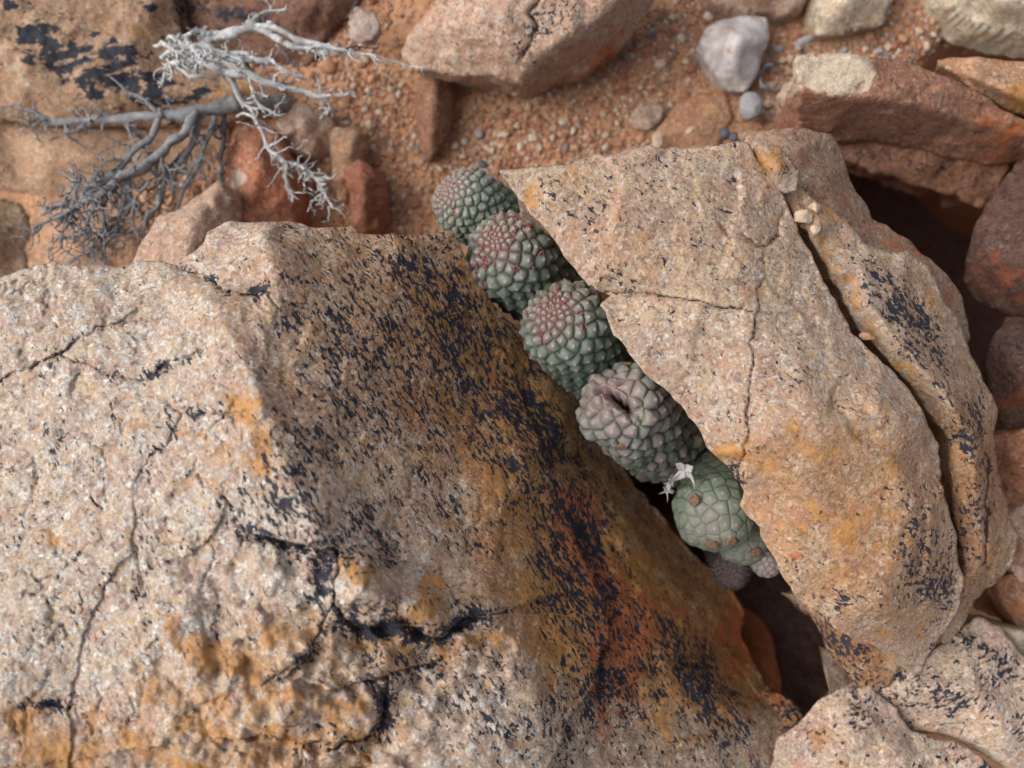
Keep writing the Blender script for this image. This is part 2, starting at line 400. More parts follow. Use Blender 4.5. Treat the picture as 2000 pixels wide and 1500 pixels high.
def sand_mat():
    g = NT('orange_sand'); co = g.coords()
    a = g.noise(co, .22, 5, .6); b = g.noise(co, 2.2, 5, .7); c = g.vor(co, 5.5); sp = g.new('ShaderNodeSeparateColor'); g.l.new(c, sp.inputs[0])
    col = g.mix(g.ramp(a, .38, .62), (.55, .30, .17), (.48, .245, .135)); col = g.mix(g.ramp(b, .45, .7, 0, .6), col, (.46, .27, .16))
    col = g.mix(g.ramp(sp.outputs[0], .75, 1, 0, .7), col, (.50, .36, .26)); col = g.mix(g.ramp(sp.outputs[1], .85, 1, 0, .6), col, (.16, .09, .06))
    g.put(g.b.inputs['Base Color'], col); g.b.inputs['Roughness'].default_value = .95; g.b.inputs['Specular IOR Level'].default_value = .15
    h = g.m_('ADD', g.noise(co, 5, 6, .7), g.m_('MULTIPLY', g.vor(co, 5.5, 'Distance'), -.8)); g.put(g.b.inputs['Normal'], g.bump(h, .8, .12)); return g.m
M_sand = sand_mat()
def gravel_mat():
    g = NT('mixed_gravel'); co = g.coords(); r = g.new('ShaderNodeValToRGB'); e = r.color_ramp
    g.l.new(g.attr('tint'), r.inputs[0]); e.interpolation = 'CONSTANT'
    cols = [(.44, .22, .12), (.36, .16, .09), (.50, .30, .19), (.40, .19, .10), (.55, .42, .31), (.46, .25, .14), (.62, .52, .42), (.30, .12, .07), (.48, .28, .17), (.20, .17, .16)]
    while len(e.elements) < len(cols): e.elements.new(.5)
    for i, c in enumerate(cols): e.elements[i].position = i/len(cols); e.elements[i].color = (*c, 1)
    n = g.noise(co, 9, 4, .7); g.put(g.b.inputs['Base Color'], g.mix(g.ramp(n, .3, .7, 0, .35), r.outputs[0], (.25, .13, .08)))
    g.b.inputs['Roughness'].default_value = .85; g.put(g.b.inputs['Normal'], g.bump(n, .5, .05)); return g.m
M_grav = gravel_mat()
def quartz_mat():
    g = NT('milky_quartz'); co = g.coords(); a = g.noise(co, .8, 5, .6, .6); b = g.noise(co, 4, 4, .7)
    col = g.mix(g.ramp(a, .38, .62), (.66, .62, .60), (.42, .38, .38)); col = g.mix(g.ramp(g.noise(co, 1.3, 5, .7), .56, .66, 0, .7), col, (.45, .22, .12))
    g.put(g.b.inputs['Base Color'], col); g.b.inputs['Roughness'].default_value = .45; g.put(g.b.inputs['Normal'], g.bump(b, .4, .08))
    g.b.inputs['Subsurface Weight'].default_value = .2; g.b.inputs['Subsurface Radius'].default_value = (.004, .003, .003); g.b.inputs['Subsurface Scale'].default_value = 1
    return g.m
M_quartz = quartz_mat()
M_greyst = plain('grey_stone', (.36, .35, .36), (.25, .24, .25), 6)
M_sandst = rock_mat('sandy_flat_stone', (.46, .25, .14), (.42, .21, .12), (.46, .29, .18), seed=44)
M_charc = plain('charcoal_stone', (.05, .055, .075), (.09, .09, .11), 6, .6)
M_orpeb = plain('orange_stone', (.46, .25, .14), (.36, .17, .09), 3)
M_crpeb = plain('cream_stone', (.56, .43, .31), (.46, .32, .22), 3)

# ------------------------------------------------------------------ ground
def axis(lo, hi, d, far, g=1.09):
    a = list(np.arange(lo, hi, d)); s = d; x = a[-1]
    while x < far: s *= g; x += s; a.append(x)
    s = d; x = a[0]; b = []
    while x > -far: s *= g; x -= s; b.append(x)
    return np.array(b[::-1]+a)
gxs = axis(-36, 36, .16, 420); gys = axis(-4, 28, .16, 420)
GX, GY = np.meshgrid(gxs, gys)
def ground_z(x, y):
    z = -16+.55*fbm(x, y, x*0, .09, 4)+.10*fbm(x, y, x*0, .9, 4, .6)
    def gpx(px, py, zz=-16): return wx(px, zz), wy(py, zz)
    for px, py, r, d, zz in ((1830, 470, 10.5, -120, -40), (2150, 560, 9, -70, -38), (1900, 560, 6, -30, -30), (1690, 385, 4.2, -22, -22), (1790, 420, 5, -20, -20), (1560, 1200, 11, -60, -38), (1300, 950, 9, -55, -36), (1960, 690, 4, -12, -20)):
        cx, cy = gpx(px, py, zz); z = z+d*np.exp(-(((x-cx)**2+(y-cy)**2)/(r*r))**2.5)
    cx, cy = gpx(2020, 1180, -12); z = z+6.5*np.exp(-((x-cx)**2+(y-cy)**2)/36.)
    return z
GZ = ground_z(GX, GY)
n = GX.size; I = np.arange(n).reshape(GX.shape)
q = np.stack([I[:-1, :-1].ravel(), I[:-1, 1:].ravel(), I[1:, 1:].ravel(), I[1:, :-1].ravel()], 1)
tag(link('ground', mk_mesh('ground', np.stack([GX.ravel(), GY.ravel(), GZ.ravel()], 1), q), M_sand), kind='structure', label='orange brown sandy soil between the rocks')

# stones from a small distorted ball
def ico(sub):
    import bmesh
    bm = bmesh.new(); bmesh.ops.create_icosphere(bm, subdivisions=sub, radius=1)
    v = np.array([p.co[:] for p in bm.verts]); f = np.array([[q.index for q in p.verts] for p in bm.faces]); bm.free(); return v, f
IV1, IF1 = ico(1); IV2, IF2 = ico(2); IV4, IF4 = ico(4)
def stone_shape(v, k, rough=.3, flat=.6, cuts=6):
    r = np.random.default_rng(k); v = v.copy()
    for _ in range(cuts):
        d = r.normal(size=3); d /= np.linalg.norm(d); h = r.uniform(.55, .85)
        t = v@d; v = v-np.outer(np.maximum(0, t-h), d)*.9
    v = v*(1+rough*fbm(v[:, 0]+k, v[:, 1], v[:, 2], 1.3, 3))[:, None]
    v[:, 2] *= flat; v[:, 0] *= r.uniform(.8, 1.2); return v
# gravel: nobody could count it
cl = [(1060, 290, 200, 60, 0, 1), (900, 260, 90, 60, 0, .7), (1780, 90, 130, 60, 10, 1), (1300, 130, 80, 60, 0, .8), (720, 240, 90, 90, 0, .7), (1150, 200, 260, 60, 0, .5),
      (1330, 60, 90, 80, 0, .5), (1530, 180, 60, 90, 0, .9), (620, 330, 120, 90, 0, .6), (780, 400, 70, 80, 0, .4), (1950, 1180, 110, 80, 0, 1), (1830, 1240, 60, 40, 0, .8), (350, 430, 160, 120, 0, .5), (690, 60, 60, 60, 0, .4),
      (1700, 100, 250, 60, 0, .6)]
vs = []; fs = []; ti = []; cnt = 0; off = 0
shapes = [stone_shape(IV1, 100+i, .35, .75, 3) for i in range(14)]
while cnt < 13000:
    px = rng.uniform(250, 2150, 400); py = rng.uniform(-120, 1330, 400)
    pr = paint(px+60*noise(px, py, px*0, 1/60.), py, cl)+.12
    for a, b, p in zip(px, py, pr):
        if rng.random() > p or (b > 480 and a < 1880): continue
        x, y = wx(a, -15.7), wy(b, -15.7)
        z = float(ground_z(np.array([x]), np.array([y]))[0])
        if z < -18: continue
        s = .075*(1+rng.exponential(.6)); s = min(s, .4)
        v = shapes[rng.integers(14)]*s; an = rng.uniform(0, 6.28); ca_, sa_ = math.cos(an), math.sin(an)
        v = np.stack([v[:, 0]*ca_-v[:, 1]*sa_+x, v[:, 0]*sa_+v[:, 1]*ca_+y, v[:, 2]+z+s*.35], 1)
        vs.append(v); fs.append(IF1+off); off += len(v); ti.append(np.full(len(v), rng.random())); cnt += 1
tag(link('gravel', mk_mesh('gravel', np.concatenate(vs), None, np.concatenate(fs), {'tint': np.concatenate(ti)}, smooth=False), M_grav), kind='stuff', label='loose orange and cream gravel strewn on the sand')

def pebble(px, py, z, rx, ry, ang, mat, label, cat='pebble', k=0, flat=.6, group=None, name='pebble', rough=.3, cuts=6, sub=4):
    v, f = (IV4, IF4) if sub == 4 else (IV2, IF2)
    kk = (HC-z)*TANH/1000; s = stone_shape(v, k, rough, 1, cuts)
    s[:, 0] *= rx*kk/np.abs(s[:, 0]).max(); s[:, 1] *= ry*kk/np.abs(s[:, 1]).max(); s[:, 2] *= min(rx, ry)*kk*flat/np.abs(s[:, 2]).max()
    a = -math.radians(ang); s = np.stack([s[:, 0]*math.cos(a)-s[:, 1]*math.sin(a), s[:, 0]*math.sin(a)+s[:, 1]*math.cos(a), s[:, 2]], 1)
    fine = .06*min(rx, ry)*kk*fbm(s[:, 0]+k, s[:, 1], s[:, 2], 2.2, 4)
    s = s*(1+fine/np.maximum(.1, np.linalg.norm(s, axis=1)))[:, None]
    zb = s[:, 2].min(); s[:, 2] -= zb
    g_ = link(name, mk_mesh(name, s, None, f), mat, None, (wx(px, z), wy(py, z), z+zb)); return tag(g_, label, cat, group)

# ------------------------------------------------------------------ the big left boulder
def bz(px, py):   # knobbly pits and bosses on the near left part only
    k = 1-sstep(-60, 120, (px-560)-(py-900)*.35)
    x, y = px/43., py/43.
    f1, f2, *_ = worley(x+.4*noise(x, y, x*0, .7, 2), y+.4*noise(x, y, x*0, .7, 4), x*0+.3, .62, 77)
    w2 = sstep(950, 1300, py)*sstep(150, 500, px)
    return k*((.10+.80*w2)*(.42-f1)*1.0+(.12+.3*w2)*(.4-worley(x+3, y, x*0+.7, 1.7, 78)[0])*.7)
boulder = rock('boulder', 'huge pinkish tan granite boulder covered in black flecks, filling the lower left', 'boulder',
    outline=[(-260, 600, 1), (0, 540, 1.2), (60, 520, 1), (150, 515, 1), (245, 520, .8), (300, 508, .5), (345, 515, .6), (395, 470, .4), (402, 450, .2), (440, 436, 0),
             (500, 430, 0), (560, 432, -.4), (620, 443, -.8), (690, 440, -1.4), (700, 455, -1.6), (780, 462, -2.2), (885, 452, -3.4), (925, 532, -4.8), (990, 624, -6.2),
             (1068, 708, -7.4), (1112, 752, -8.2), (1180, 872, -10.2), (1262, 972, -12), (1350, 1075, -13), (1425, 1150, -13.5), (1450, 1195, -13.5), (1446, 1250, -12.8), (1495, 1335, -11), (1540, 1412, -9), (1528, 1500, -7.5), (1500, 1700, -5), (600, 1760, 5), (-260, 1760, 7)],
    creases=[[(518, 445, 1.2), (530, 500, 2.2), (542, 575, 3.0)],
             [(425, 590, 3.6), (470, 690, 4.4), (520, 800, 5.1), (560, 920, 5.7), (640, 1080, 5.9), (760, 1200, 5.2), (960, 1200, 3.0), (1020, 1290, 2.6), (1060, 1420, 2.2), (1050, 1560, 2.4)]],
    inner=[(350, 560, 1.8), (430, 500, 1.0), (420, 545, 1.5), (200, 620, 2.3), (60, 700, 2.6), (270, 720, 3.2), (380, 800, 4.2), (150, 900, 3.8), (360, 1000, 4.9), (120, 1150, 4.6), (330, 1200, 5.1), (560, 1200, 5.6),
           (500, 1350, 5.6), (150, 1400, 5.0), (250, 1500, 5.2), (750, 1350, 5), (900, 1420, 3.4), (700, 1480, 5),
           (640, 560, 1.3), (760, 600, -.2), (860, 640, -2.4), (950, 760, -3.8), (700, 760, 2.0), (820, 820, .4), (950, 900, -1.2), (800, 1000, 2.2), (960, 1060, .6), (1030, 900, -2.2),
           (1100, 840, -5.4), (1190, 980, -6.8), (1280, 1100, -7.8), (1350, 1200, -8.0), (1250, 1180, -4.6), (1300, 1300, -4.4), (1420, 1380, -6.2), (1250, 1400, -2.8), (1350, 1480, -3.6)],
    mat=M_bould, step=3, soft=5, fac=[(.34, .16), (1.1, .06), (2.6, .02)], rough=.11, groove=(.5, .13), bevel=.3, depth=12, flare=-.25, jag=5, seed=1, zfun=bz,
    paints={'lich': [(760, 720, 350, 220, 50, .66), (620, 640, 200, 60, 60, .60), (900, 640, 300, 100, 55, .84), (1000, 820, 320, 100, 52, .84), (1090, 980, 240, 90, 55, .84), (1130, 1150, 180, 90, 62, .84), (1200, 1330, 220, 120, -30, .66), (520, 1040, 100, 26, 10, .95), (640, 1110, 30, 90, 10, .95), (760, 1238, 120, 30, 10, 1.1), (900, 1215, 90, 24, -10, 1.0), (748, 1370, 30, 70, 0, 1.0), (700, 1010, 60, 40, 0, .8), (600, 860, 110, 110, 40, .66),
                     (560, 960, 110, 80, 30, .78), (690, 1060, 120, 60, 0, .68), (850, 980, 200, 130, 50, .46), (720, 1210, 170, 55, 20, .85), (770, 1290, 130, 80, 0, .68), (980, 1380, 200, 110, 30, .52), (1160, 1320, 50, 90, -30, .7), (1370, 1330, 70, 180, -35, .9), (1240, 1240, 220, 60, 55, .6),
                     (120, 680, 120, 40, -25, .3), (200, 1000, 300, 400, 0, .3), (480, 1200, 160, 60, -20, .42), (640, 1430, 120, 60, 0, .45), (430, 1000, 60, 100, 0, .3), (1230, 950, 280, 50, 52, .40), (1400, 1430, 100, 80, 0, .5), (880, 1180, 90, 40, 0, .5), (1290, 1430, 120, 60, 0, .45), (530, 600, 110, 35, 55, .5), (240, 560, 30, 60, 0, .3)],
            'pat': [(850, 620, 360, 190, 52, .95), (950, 800, 440, 210, 54, 1.15), (1130, 1080, 400, 210, 56, 1.4), (1280, 1150, 300, 130, 55, 1.4), (680, 760, 320, 160, 58, .6), (420, 1460, 420, 80, 0, .5), (1450, 1240, 90, 160, 0, 1.6), (700, 1270, 260, 70, 0, .5), (1380, 1330, 120, 120, 0, 1)],
            'stain': [(900, 600, 160, 90, 50, .55), (1000, 760, 230, 70, 54, .75), (1080, 1020, 240, 90, 58, .8), (1230, 1180, 240, 100, 55, .9), (1120, 1200, 120, 160, 0, .8), (500, 1400, 340, 120, 10, .6), (200, 1480, 340, 60, 0, .65), (380, 900, 130, 60, 0, .4),
                      (800, 1250, 260, 100, 0, .5), (1360, 1350, 140, 140, 0, .7), (620, 620, 200, 60, 55, .3), (520, 1260, 160, 80, 0, .5), (50, 1430, 80, 80, 0, .6), (475, 800, 30, 40, 0, .9), (505, 880, 30, 40, 0, .9), (265, 820, 60, 35, 0, .6), (700, 1110, 35, 35, 0, .8), (830, 1170, 40, 60, 40, .8), (400, 1280, 120, 40, 10, .8), (330, 1250, 40, 60, 0, .7), (560, 1240, 60, 40, 0, .7), (700, 1380, 90, 30, -10, .7), (120, 1060, 50, 30, 0, .4), (60, 1080, 40, 40, 0, .4), (80, 950, 60, 30, 0, .3), (440, 580, 60, 20, 0, .4)],
            'rust': [(960, 730, 170, 16, 56, .7), (1125, 1010, 60, 38, 60, 1.5), (1165, 1130, 120, 42, 60, 1.4), (1215, 1260, 55, 110, 20, 1.6), (1100, 1110, 60, 110, -20, .5), (1440, 1240, 50, 100, -10, .8), (1330, 1200, 120, 50, 50, .5), (1180, 1400, 40, 60, 30, .7)]},
    cracks=[([(0, 745), (60, 720), (110, 690), (150, 670), (185, 640), (240, 625)], 2., .15), ([(110, 690), (200, 730), (280, 745), (330, 700), (400, 685)], 1.8, .13), ([(330, 790), (350, 812), (480, 800)], 2.6, .12), ([(350, 812), (330, 860), (290, 890), (270, 945)], 1.7, .13),
            ([(345, 525), (400, 540), (440, 565), (520, 570), (540, 600)], 1.8, .13), ([(262, 1080), (290, 1170), (350, 1180)], 3, .1), ([(50, 1378), (150, 1374)], 3, .12),
            ([(660, 1080), (650, 1180), (700, 1230), (790, 1225), (860, 1250), (930, 1210), (990, 1195)], 3, .2), ([(650, 1180), (600, 1280), (500, 1340)], 2.2, .2), ([(680, 1335), (760, 1325), (745, 1400), (720, 1440), (640, 1460)], 3, .22), ([(470, 1050), (560, 1060), (650, 1080)], 3, .15), ([(430, 965), (470, 1000), (470, 1060)], 2.2, .13)],
    ledges=[([(1092, 970), (1125, 1060), (1180, 1170), (1190, 1235), (1150, 1345), (1098, 1432), (1055, 1560)], 1.1, 150), ([(655, 1165), (675, 1205), (730, 1222), (790, 1200), (830, 1232), (860, 1245), (900, 1208), (965, 1192)], -1.3, 80),
            ([(480, 1344), (560, 1316), (600, 1284), (640, 1235)], -.6, 60), ([(560, 1316), (640, 1346), (680, 1340), (745, 1320)], -1.1, 60), ([(738, 1318), (746, 1400), (728, 1436), (684, 1456)], .8, 45), ([(380, 1450), (500, 1434), (600, 1440), (684, 1456), (720, 1475), (740, 1580)], -.9, 140),
            ([(262, 930), (256, 1076), (208, 1140), (172, 1220), (152, 1284), (136, 1372), (138, 1560)], .14, 45), ([(262, 980), (270, 1090), (290, 1160), (310, 1235)], -.22, 40), ([(330, 520), (400, 540), (440, 565), (545, 585)], -.45, 60), ([(430, 1030), (500, 1045), (560, 1060), (640, 1070), (720, 1085)], -.85, 55),
            ([(185, 640), (240, 622), (300, 600)], -.2, 30), ([(300, 1100), (380, 1080), (430, 1020), (440, 960)], -.25, 40), ([(1440, 1150), (1452, 1240), (1500, 1330), (1560, 1430)], .5, 40), ([(0, 745), (110, 690), (185, 640)], -.15, 50), ([(1180, 1235), (1290, 1290), (1420, 1300)], -.25, 60)],
    bumps=[(715, 1145, 55, 55, 0, 1.2), (560, 1130, 60, 40, 10, .4), (400, 1300, 70, 50, 0, .4), (440, 1400, 50, 40, 0, .5), (330, 1180, 40, 60, 0, .3), (480, 880, 40, 30, 0, .3), (500, 780, 25, 40, 0, .3), (640, 960, 40, 30, 0, .2), (880, 1330, 60, 40, 0, .3), (950, 1440, 60, 60, 0, .3), (820, 1185, 45, 40, 30, .7), (620, 1380, 90, 60, 0, .7), (270, 820, 60, 40, 0, .25), (460, 520, 70, 55, 0, .2)])

# ------------------------------------------------------------------ the right slab and its outer layer
slab = rock('rock_slab', 'broad cracked buff granite slab overhanging the row of succulents', 'rock slab',
    outline=[(972, 331, -.6), (1040, 328, -.4), (1100, 322, -.3), (1180, 298, -.5), (1240, 286, -.6), (1330, 291, -.6), (1400, 282, -.6), (1462, 277, -.8), (1485, 315, -.9), (1520, 365, -1), (1537, 405, -1.1), (1555, 440, -1), (1590, 510, -.8),
             (1640, 600, -.6), (1665, 650, -.5), (1715, 695, -.5), (1785, 775, -.6), (1835, 855, -.9), (1842, 940, -1.6), (1866, 1050, -2.2), (1880, 1130, -2.9), (1872, 1190, -3.2), (1845, 1225, -3.2), (1790, 1325, -3.8), (1715, 1265, -2.2), (1640, 1232, -1.0),
             (1560, 1168, -.6), (1520, 1110, -.5), (1480, 1032, -.4), (1446, 985, -.3), (1456, 958, -.4), (1430, 925, -.4), (1392, 885, -.2), (1342, 800, -.2), (1282, 750, -.2), (1215, 680, -.2), (1172, 596, -.3), (1188, 578, -.5), (1150, 562, -.3), (1092, 485, -.3), (1032, 412, -.4)],
    creases=[[(1850, 930, -.9), (1800, 1000, .2), (1760, 1110, .3), (1720, 1190, .1), (1640, 1210, -.4)], [(1452, 935, .3), (1500, 880, 1.3), (1600, 830, 1.7), (1720, 805, 1.5), (1800, 815, .6)]],
    inner=[(1080, 380, .2), (1200, 400, .5), (1350, 380, .3), (1450, 420, .1), (1200, 520, .6), (1350, 560, .9), (1450, 620, 1.1), (1560, 700, 1.1), (1500, 800, 1.3), (1600, 980, .8), (1750, 900, .6), (1550, 1080, .2), (1660, 1120, .3), (1820, 1120, -1.3), (1790, 1200, -1.6), (1760, 1255, -2.2)],
    mat=M_slab, step=3, soft=5, fac=[(.2, .26), (.7, .07), (2.4, .025)], rough=.07, groove=(.5, .05), bevel=.16, depth=7, flare=-.55, jag=6, seed=2,
    paints={'lich': [(1250, 620, 120, 60, 0, .25), (1560, 740, 50, 30, 0, .6), (1420, 340, 80, 40, 0, .28), (1080, 380, 40, 60, 45, .4), (1380, 430, 130, 120, 0, .22), (1130, 400, 120, 90, 45, .3), (1190, 540, 60, 40, 50, .5), (1560, 730, 40, 25, 0, .55), (1300, 620, 160, 80, 0, .2), (1330, 730, 90, 50, 0, .25), (1440, 920, 20, 26, 60, .9), (1790, 1060, 60, 150, 15, .55), (1820, 1130, 50, 120, 0, .75), (1640, 1170, 120, 50, 20, .45), (1560, 1120, 60, 25, 40, .5),
                     (1300, 400, 380, 170, 20, .24), (1600, 900, 300, 300, 0, .17), (1400, 700, 200, 150, 0, .2)],
            'pat': [(1640, 940, 230, 130, 5, .85), (1560, 1060, 170, 130, 30, .6), (1700, 1100, 160, 150, 0, .8), (1230, 470, 160, 90, 30, .35), (1450, 420, 200, 120, 0, .2)],
            'stain': [(1230, 470, 120, 40, 30, .4), (1580, 860, 200, 50, 5, .5), (1700, 870, 160, 50, 20, .4), (1510, 960, 90, 110, 0, .5), (1430, 885, 60, 20, 0, .8), (1090, 340, 60, 30, 0, .5), (1650, 1020, 190, 90, 0, .55), (1050, 400, 90, 40, 50, .4), (1500, 560, 60, 40, 0, .45), (1500, 1070, 60, 90, -40, .5), (1420, 380, 60, 160, -60, .2), (1760, 1250, 80, 80, 0, .5)],
            'rust': [(1560, 1110, 90, 30, 30, .45), (1800, 1080, 60, 120, 0, .25)]},
    cracks=[([(1165, 575), (1250, 574), (1310, 580), (1380, 592), (1470, 606)], 1.6, .22), ([(1495, 500), (1485, 560), (1476, 610), (1470, 700), (1462, 800), (1455, 870), (1440, 925)], 1.4, .2), ([(1476, 610), (1560, 620), (1640, 640)], 1.8, .07), ([(1400, 430), (1435, 475)], 2, .08), ([(1530, 410), (1515, 470), (1480, 480), (1450, 465)], 3, .14), ([(1250, 340), (1380, 380), (1440, 430)], 1.8, .06)],
    ledges=[([(1140, 575), (1310, 580), (1380, 592), (1475, 606)], -.25, 60), ([(1500, 480), (1476, 610), (1462, 800), (1440, 940)], .15, 60), ([(1540, 400), (1525, 470), (1480, 485), (1420, 460), (1385, 410)], -.3, 40), ([(1450, 470), (1500, 560), (1600, 640)], .15, 50)])
outer = rock('outer_slab', 'outer sheet of granite with blue-black lichen, split from the big slab by a deep crack', 'rock slab',
    outline=[(1500, 352, -1.6), (1545, 345, -1.5), (1600, 390, -2), (1650, 430, -2.1), (1690, 478, -2.1), (1735, 497, -2.2), (1772, 490, -2.4), (1812, 520, -2.8), (1850, 590, -3.1), (1885, 650, -3.4), (1922, 742, -3.6), (1950, 800, -3.8), (1943, 850, -3.7), (1952, 920, -3.9), (1965, 980, -4.4), (1992, 1060, -5), (1962, 1125, -5.3),
             (1905, 1172, -5.4), (1880, 1225, -5.6), (1840, 1260, -5.6), (1852, 1190, -4.6), (1884, 1150, -4.0), (1878, 1070, -3.5), (1855, 950, -2.7), (1850, 868, -2.2), (1806, 785, -1.9), (1744, 712, -1.7), (1688, 655, -1.7), (1650, 590, -1.8), (1596, 490, -1.8), (1546, 405, -1.8)],
    creases=[[(1700, 600, -.5), (1780, 700, -.4), (1860, 790, -.6), (1900, 850, -1.2), (1910, 960, -2), (1930, 1060, -3)]],
    inner=[(1600, 440, -1.2), (1680, 520, -1.0), (1760, 580, -1.3), (1830, 680, -1.6), (1640, 530, -1.0), (1870, 830, -.9), (1885, 980, -2)],
    mat=M_outer, step=3, soft=4, fac=[(.4, .14), (1.2, .07), (2.6, .03)], rough=.10, bevel=.14, depth=5, flare=-.25, jag=6, seed=3,
    paints={'lich': [(1760, 600, 110, 45, 48, .85), (1800, 680, 110, 40, 50, .75), (1670, 510, 60, 20, 50, .6), (1700, 560, 60, 22, 50, .6), (1900, 850, 40, 100, 0, .75), (1900, 1000, 45, 160, 0, .7), (1760, 760, 300, 300, 0, .14), (1930, 1000, 60, 180, 0, .35), (1850, 620, 50, 60, 0, .15)],
            'pat': [(1800, 700, 60, 300, 0, .4), (1900, 1000, 90, 260, 0, .9), (1560, 400, 120, 90, 0, .5)],
            'stain': [(1640, 540, 90, 16, 58, .7), (1730, 680, 170, 14, 50, .6), (1830, 830, 100, 16, 55, .6), (1620, 420, 60, 40, 0, .5), (1890, 1100, 80, 80, 0, .6), (1850, 580, 60, 40, 0, .4)]},
    cracks=[([(1540, 420), (1600, 520), (1640, 570)], 3, .15), ([(1925, 880), (1930, 1000), (1925, 1100)], 4, .2)])
rock('rock_shard', 'narrow ochre wedge of rock stuck in the top of the crack of the slab', 'rock', outline=[(1470, 278, -.2), (1500, 272, -.4), (1535, 300, -.5), (1562, 335, -.7), (1556, 372, -.8), (1535, 378, -.8), (1505, 335, -.3)],
     inner=[(1520, 325, .1)], mat=M_outer, step=3, soft=6, fac=[(1, .1), (3, .03)], rough=.12, bevel=.2, depth=4, flare=-.1, seed=31, paints={'stain': [(1510, 310, 60, 16, 50, .8)], 'lich': [(1540, 330, 30, 30, 0, .4)]})
under = rock('reddish_rock', 'grey brown rock rim between the outer slab and the black hollow', 'rock', outline=[(1440, 262, -4.2), (1500, 252, -3.6), (1560, 250, -3.8), (1625, 262, -4.6), (1645, 300, -5.2), (1660, 350, -5.5), (1705, 425, -5.8), (1780, 475, -6.2), (1850, 535, -6.6), (1880, 580, -6.8), (1895, 660, -7), (1850, 740, -6), (1700, 620, -4.5), (1560, 450, -3.2), (1500, 350, -3.2)],
     inner=[(1560, 300, -2.9), (1620, 360, -3.4), (1700, 470, -4.2), (1640, 420, -3.4), (1790, 530, -4.8)], mat=rock_mat('grey_brown_granite', (.33, .22, .15), (.30, .17, .11), (.33, .27, .21), seed=12, rust0=.0), step=4, soft=10, fac=[(.5, .2), (1.3, .08)], rough=.14, bevel=.4, depth=14, flare=-.1, seed=4,
     paints={'rust': [(1700, 450, 60, 260, -50, .5)], 'lich': [(1560, 400, 60, 100, 0, .2)]})
rock('rock', 'unseen dark red-brown rock added deep inside the hollow to keep it black', 'rock', outline=[(1500, 200, -58), (1800, 150, -58), (2300, 200, -58), (2300, 900, -58), (1950, 900, -58), (1750, 750, -58), (1500, 480, -58)], inner=[(1850, 500, -60), (2050, 600, -56)], mat=M_dark, step=8, soft=16, fac=[(.2, .6)], rough=.4, bevel=.6, depth=3, flare=0, seed=51)  # added dark stone under the pit, returns little light so the hollow stays black
# small clasts wedged in the seam
for i, (x, y, r, lab) in enumerate([(1568, 425, 20, 'largest knobbly cream nodule caught in the seam of the slab'), (1590, 405, 12, 'upper cream nodule beside the seam of the slab'), (1537, 445, 13, 'cream nodule at the left end of the seam'), (1593, 447, 13, 'cream nodule at the lower end of the seam')]):
    pebble(x, y, -1.2, r, r*.85, 30*i, M_crpeb, lab, 'nodule', 300+i, .7, name='rock_nodule', group='cream nodules in the seam of the slab')
pebble(1695, 657, -1.0, 18, 9, 15, M_orpeb, 'small pinkish stone chip jammed in the deep crack of the slab', 'stone chip', 320, .8, name='stone_chip')

# ------------------------------------------------------------------ upper right rocks
rock('rock_block', 'big ruddy block with a cream patch on its upper left face', 'rock', outline=[(1553, 108, -7.2), (1600, 101, -7), (1655, 105, -6.8), (1720, 112, -7.6), (1780, 125, -8.2), (1850, 150, -8.6), (1925, 190, -9), (2000, 235, -9.4), (2200, 300, -10), (2200, 380, -13), (2000, 312, -13), (1930, 320, -13.2), (1800, 292, -12.8), (1700, 272, -12.4), (1640, 276, -12.2), (1600, 268, -11.6), (1558, 250, -11)],
     creases=[[(1560, 182, -7.6), (1620, 184, -7.1), (1690, 190, -7), (1790, 204, -7.6), (1850, 165, -7.9)], [(1660, 110, -6.7), (1700, 130, -6.5), (1714, 152, -6.6), (1850, 160, -8)]],
     inner=[(1900, 240, -9.6), (1750, 240, -9.6), (2000, 270, -10.4), (1640, 220, -9)], mat=M_block, step=3, soft=3, fac=[(.35, .22), (1.1, .10), (2.5, .04)], rough=.15, bevel=.2, depth=5, flare=-.12, seed=6,
     paints={'pale': [(1620, 145, 88, 44, 0, 1.), (1660, 150, 50, 28, 10, .9), (1580, 140, 40, 40, 0, .9)], 'rust': [(1960, 270, 70, 60, 0, .6), (1600, 200, 60, 30, 0, .3)], 'lich': [(1900, 310, 200, 20, 8, .3)]}, jag=4)
rock('brown_rock', 'dark brown rock ledge beneath the ruddy block, above the black hollow', 'rock', outline=[(1600, 250, -13.4), (1700, 255, -13), (1850, 280, -13), (1980, 300, -13.4), (1965, 345, -14), (1945, 385, -14.6), (1915, 410, -15), (1870, 385, -14.8), (1820, 372, -14.6), (1740, 345, -14.2), (1690, 330, -14), (1645, 308, -14)],
     inner=[(1800, 320, -13.4)], mat=M_brown, step=4, soft=6, fac=[(.4, .25), (1.2, .1)], rough=.2, bevel=.3, depth=4, flare=-.2, seed=7, paints={'lich': [(1800, 310, 200, 30, 8, .45)]})
rock('rock', 'smaller tan brown rock partly behind the ruddy block at the right edge', 'rock', outline=[(1825, 118, -8.8), (1900, 110, -8.2), (1990, 122, -8), (2200, 150, -8), (2200, 290, -11), (1990, 222, -10.2), (1935, 190, -9.6), (1880, 160, -9.4)],
     creases=[[(1840, 130, -8.2), (1900, 155, -7.7), (1970, 185, -7.6), (2100, 240, -8)]], mat=rock_mat('ochre_rock', (.42, .24, .14), (.36, .18, .10), (.42, .30, .21), seed=14), step=4, soft=5, fac=[(.5, .15)], rough=.12, bevel=.2, depth=7, flare=-.2, seed=8, paints={'stain': [(1990, 190, 40, 30, 0, .9)]})
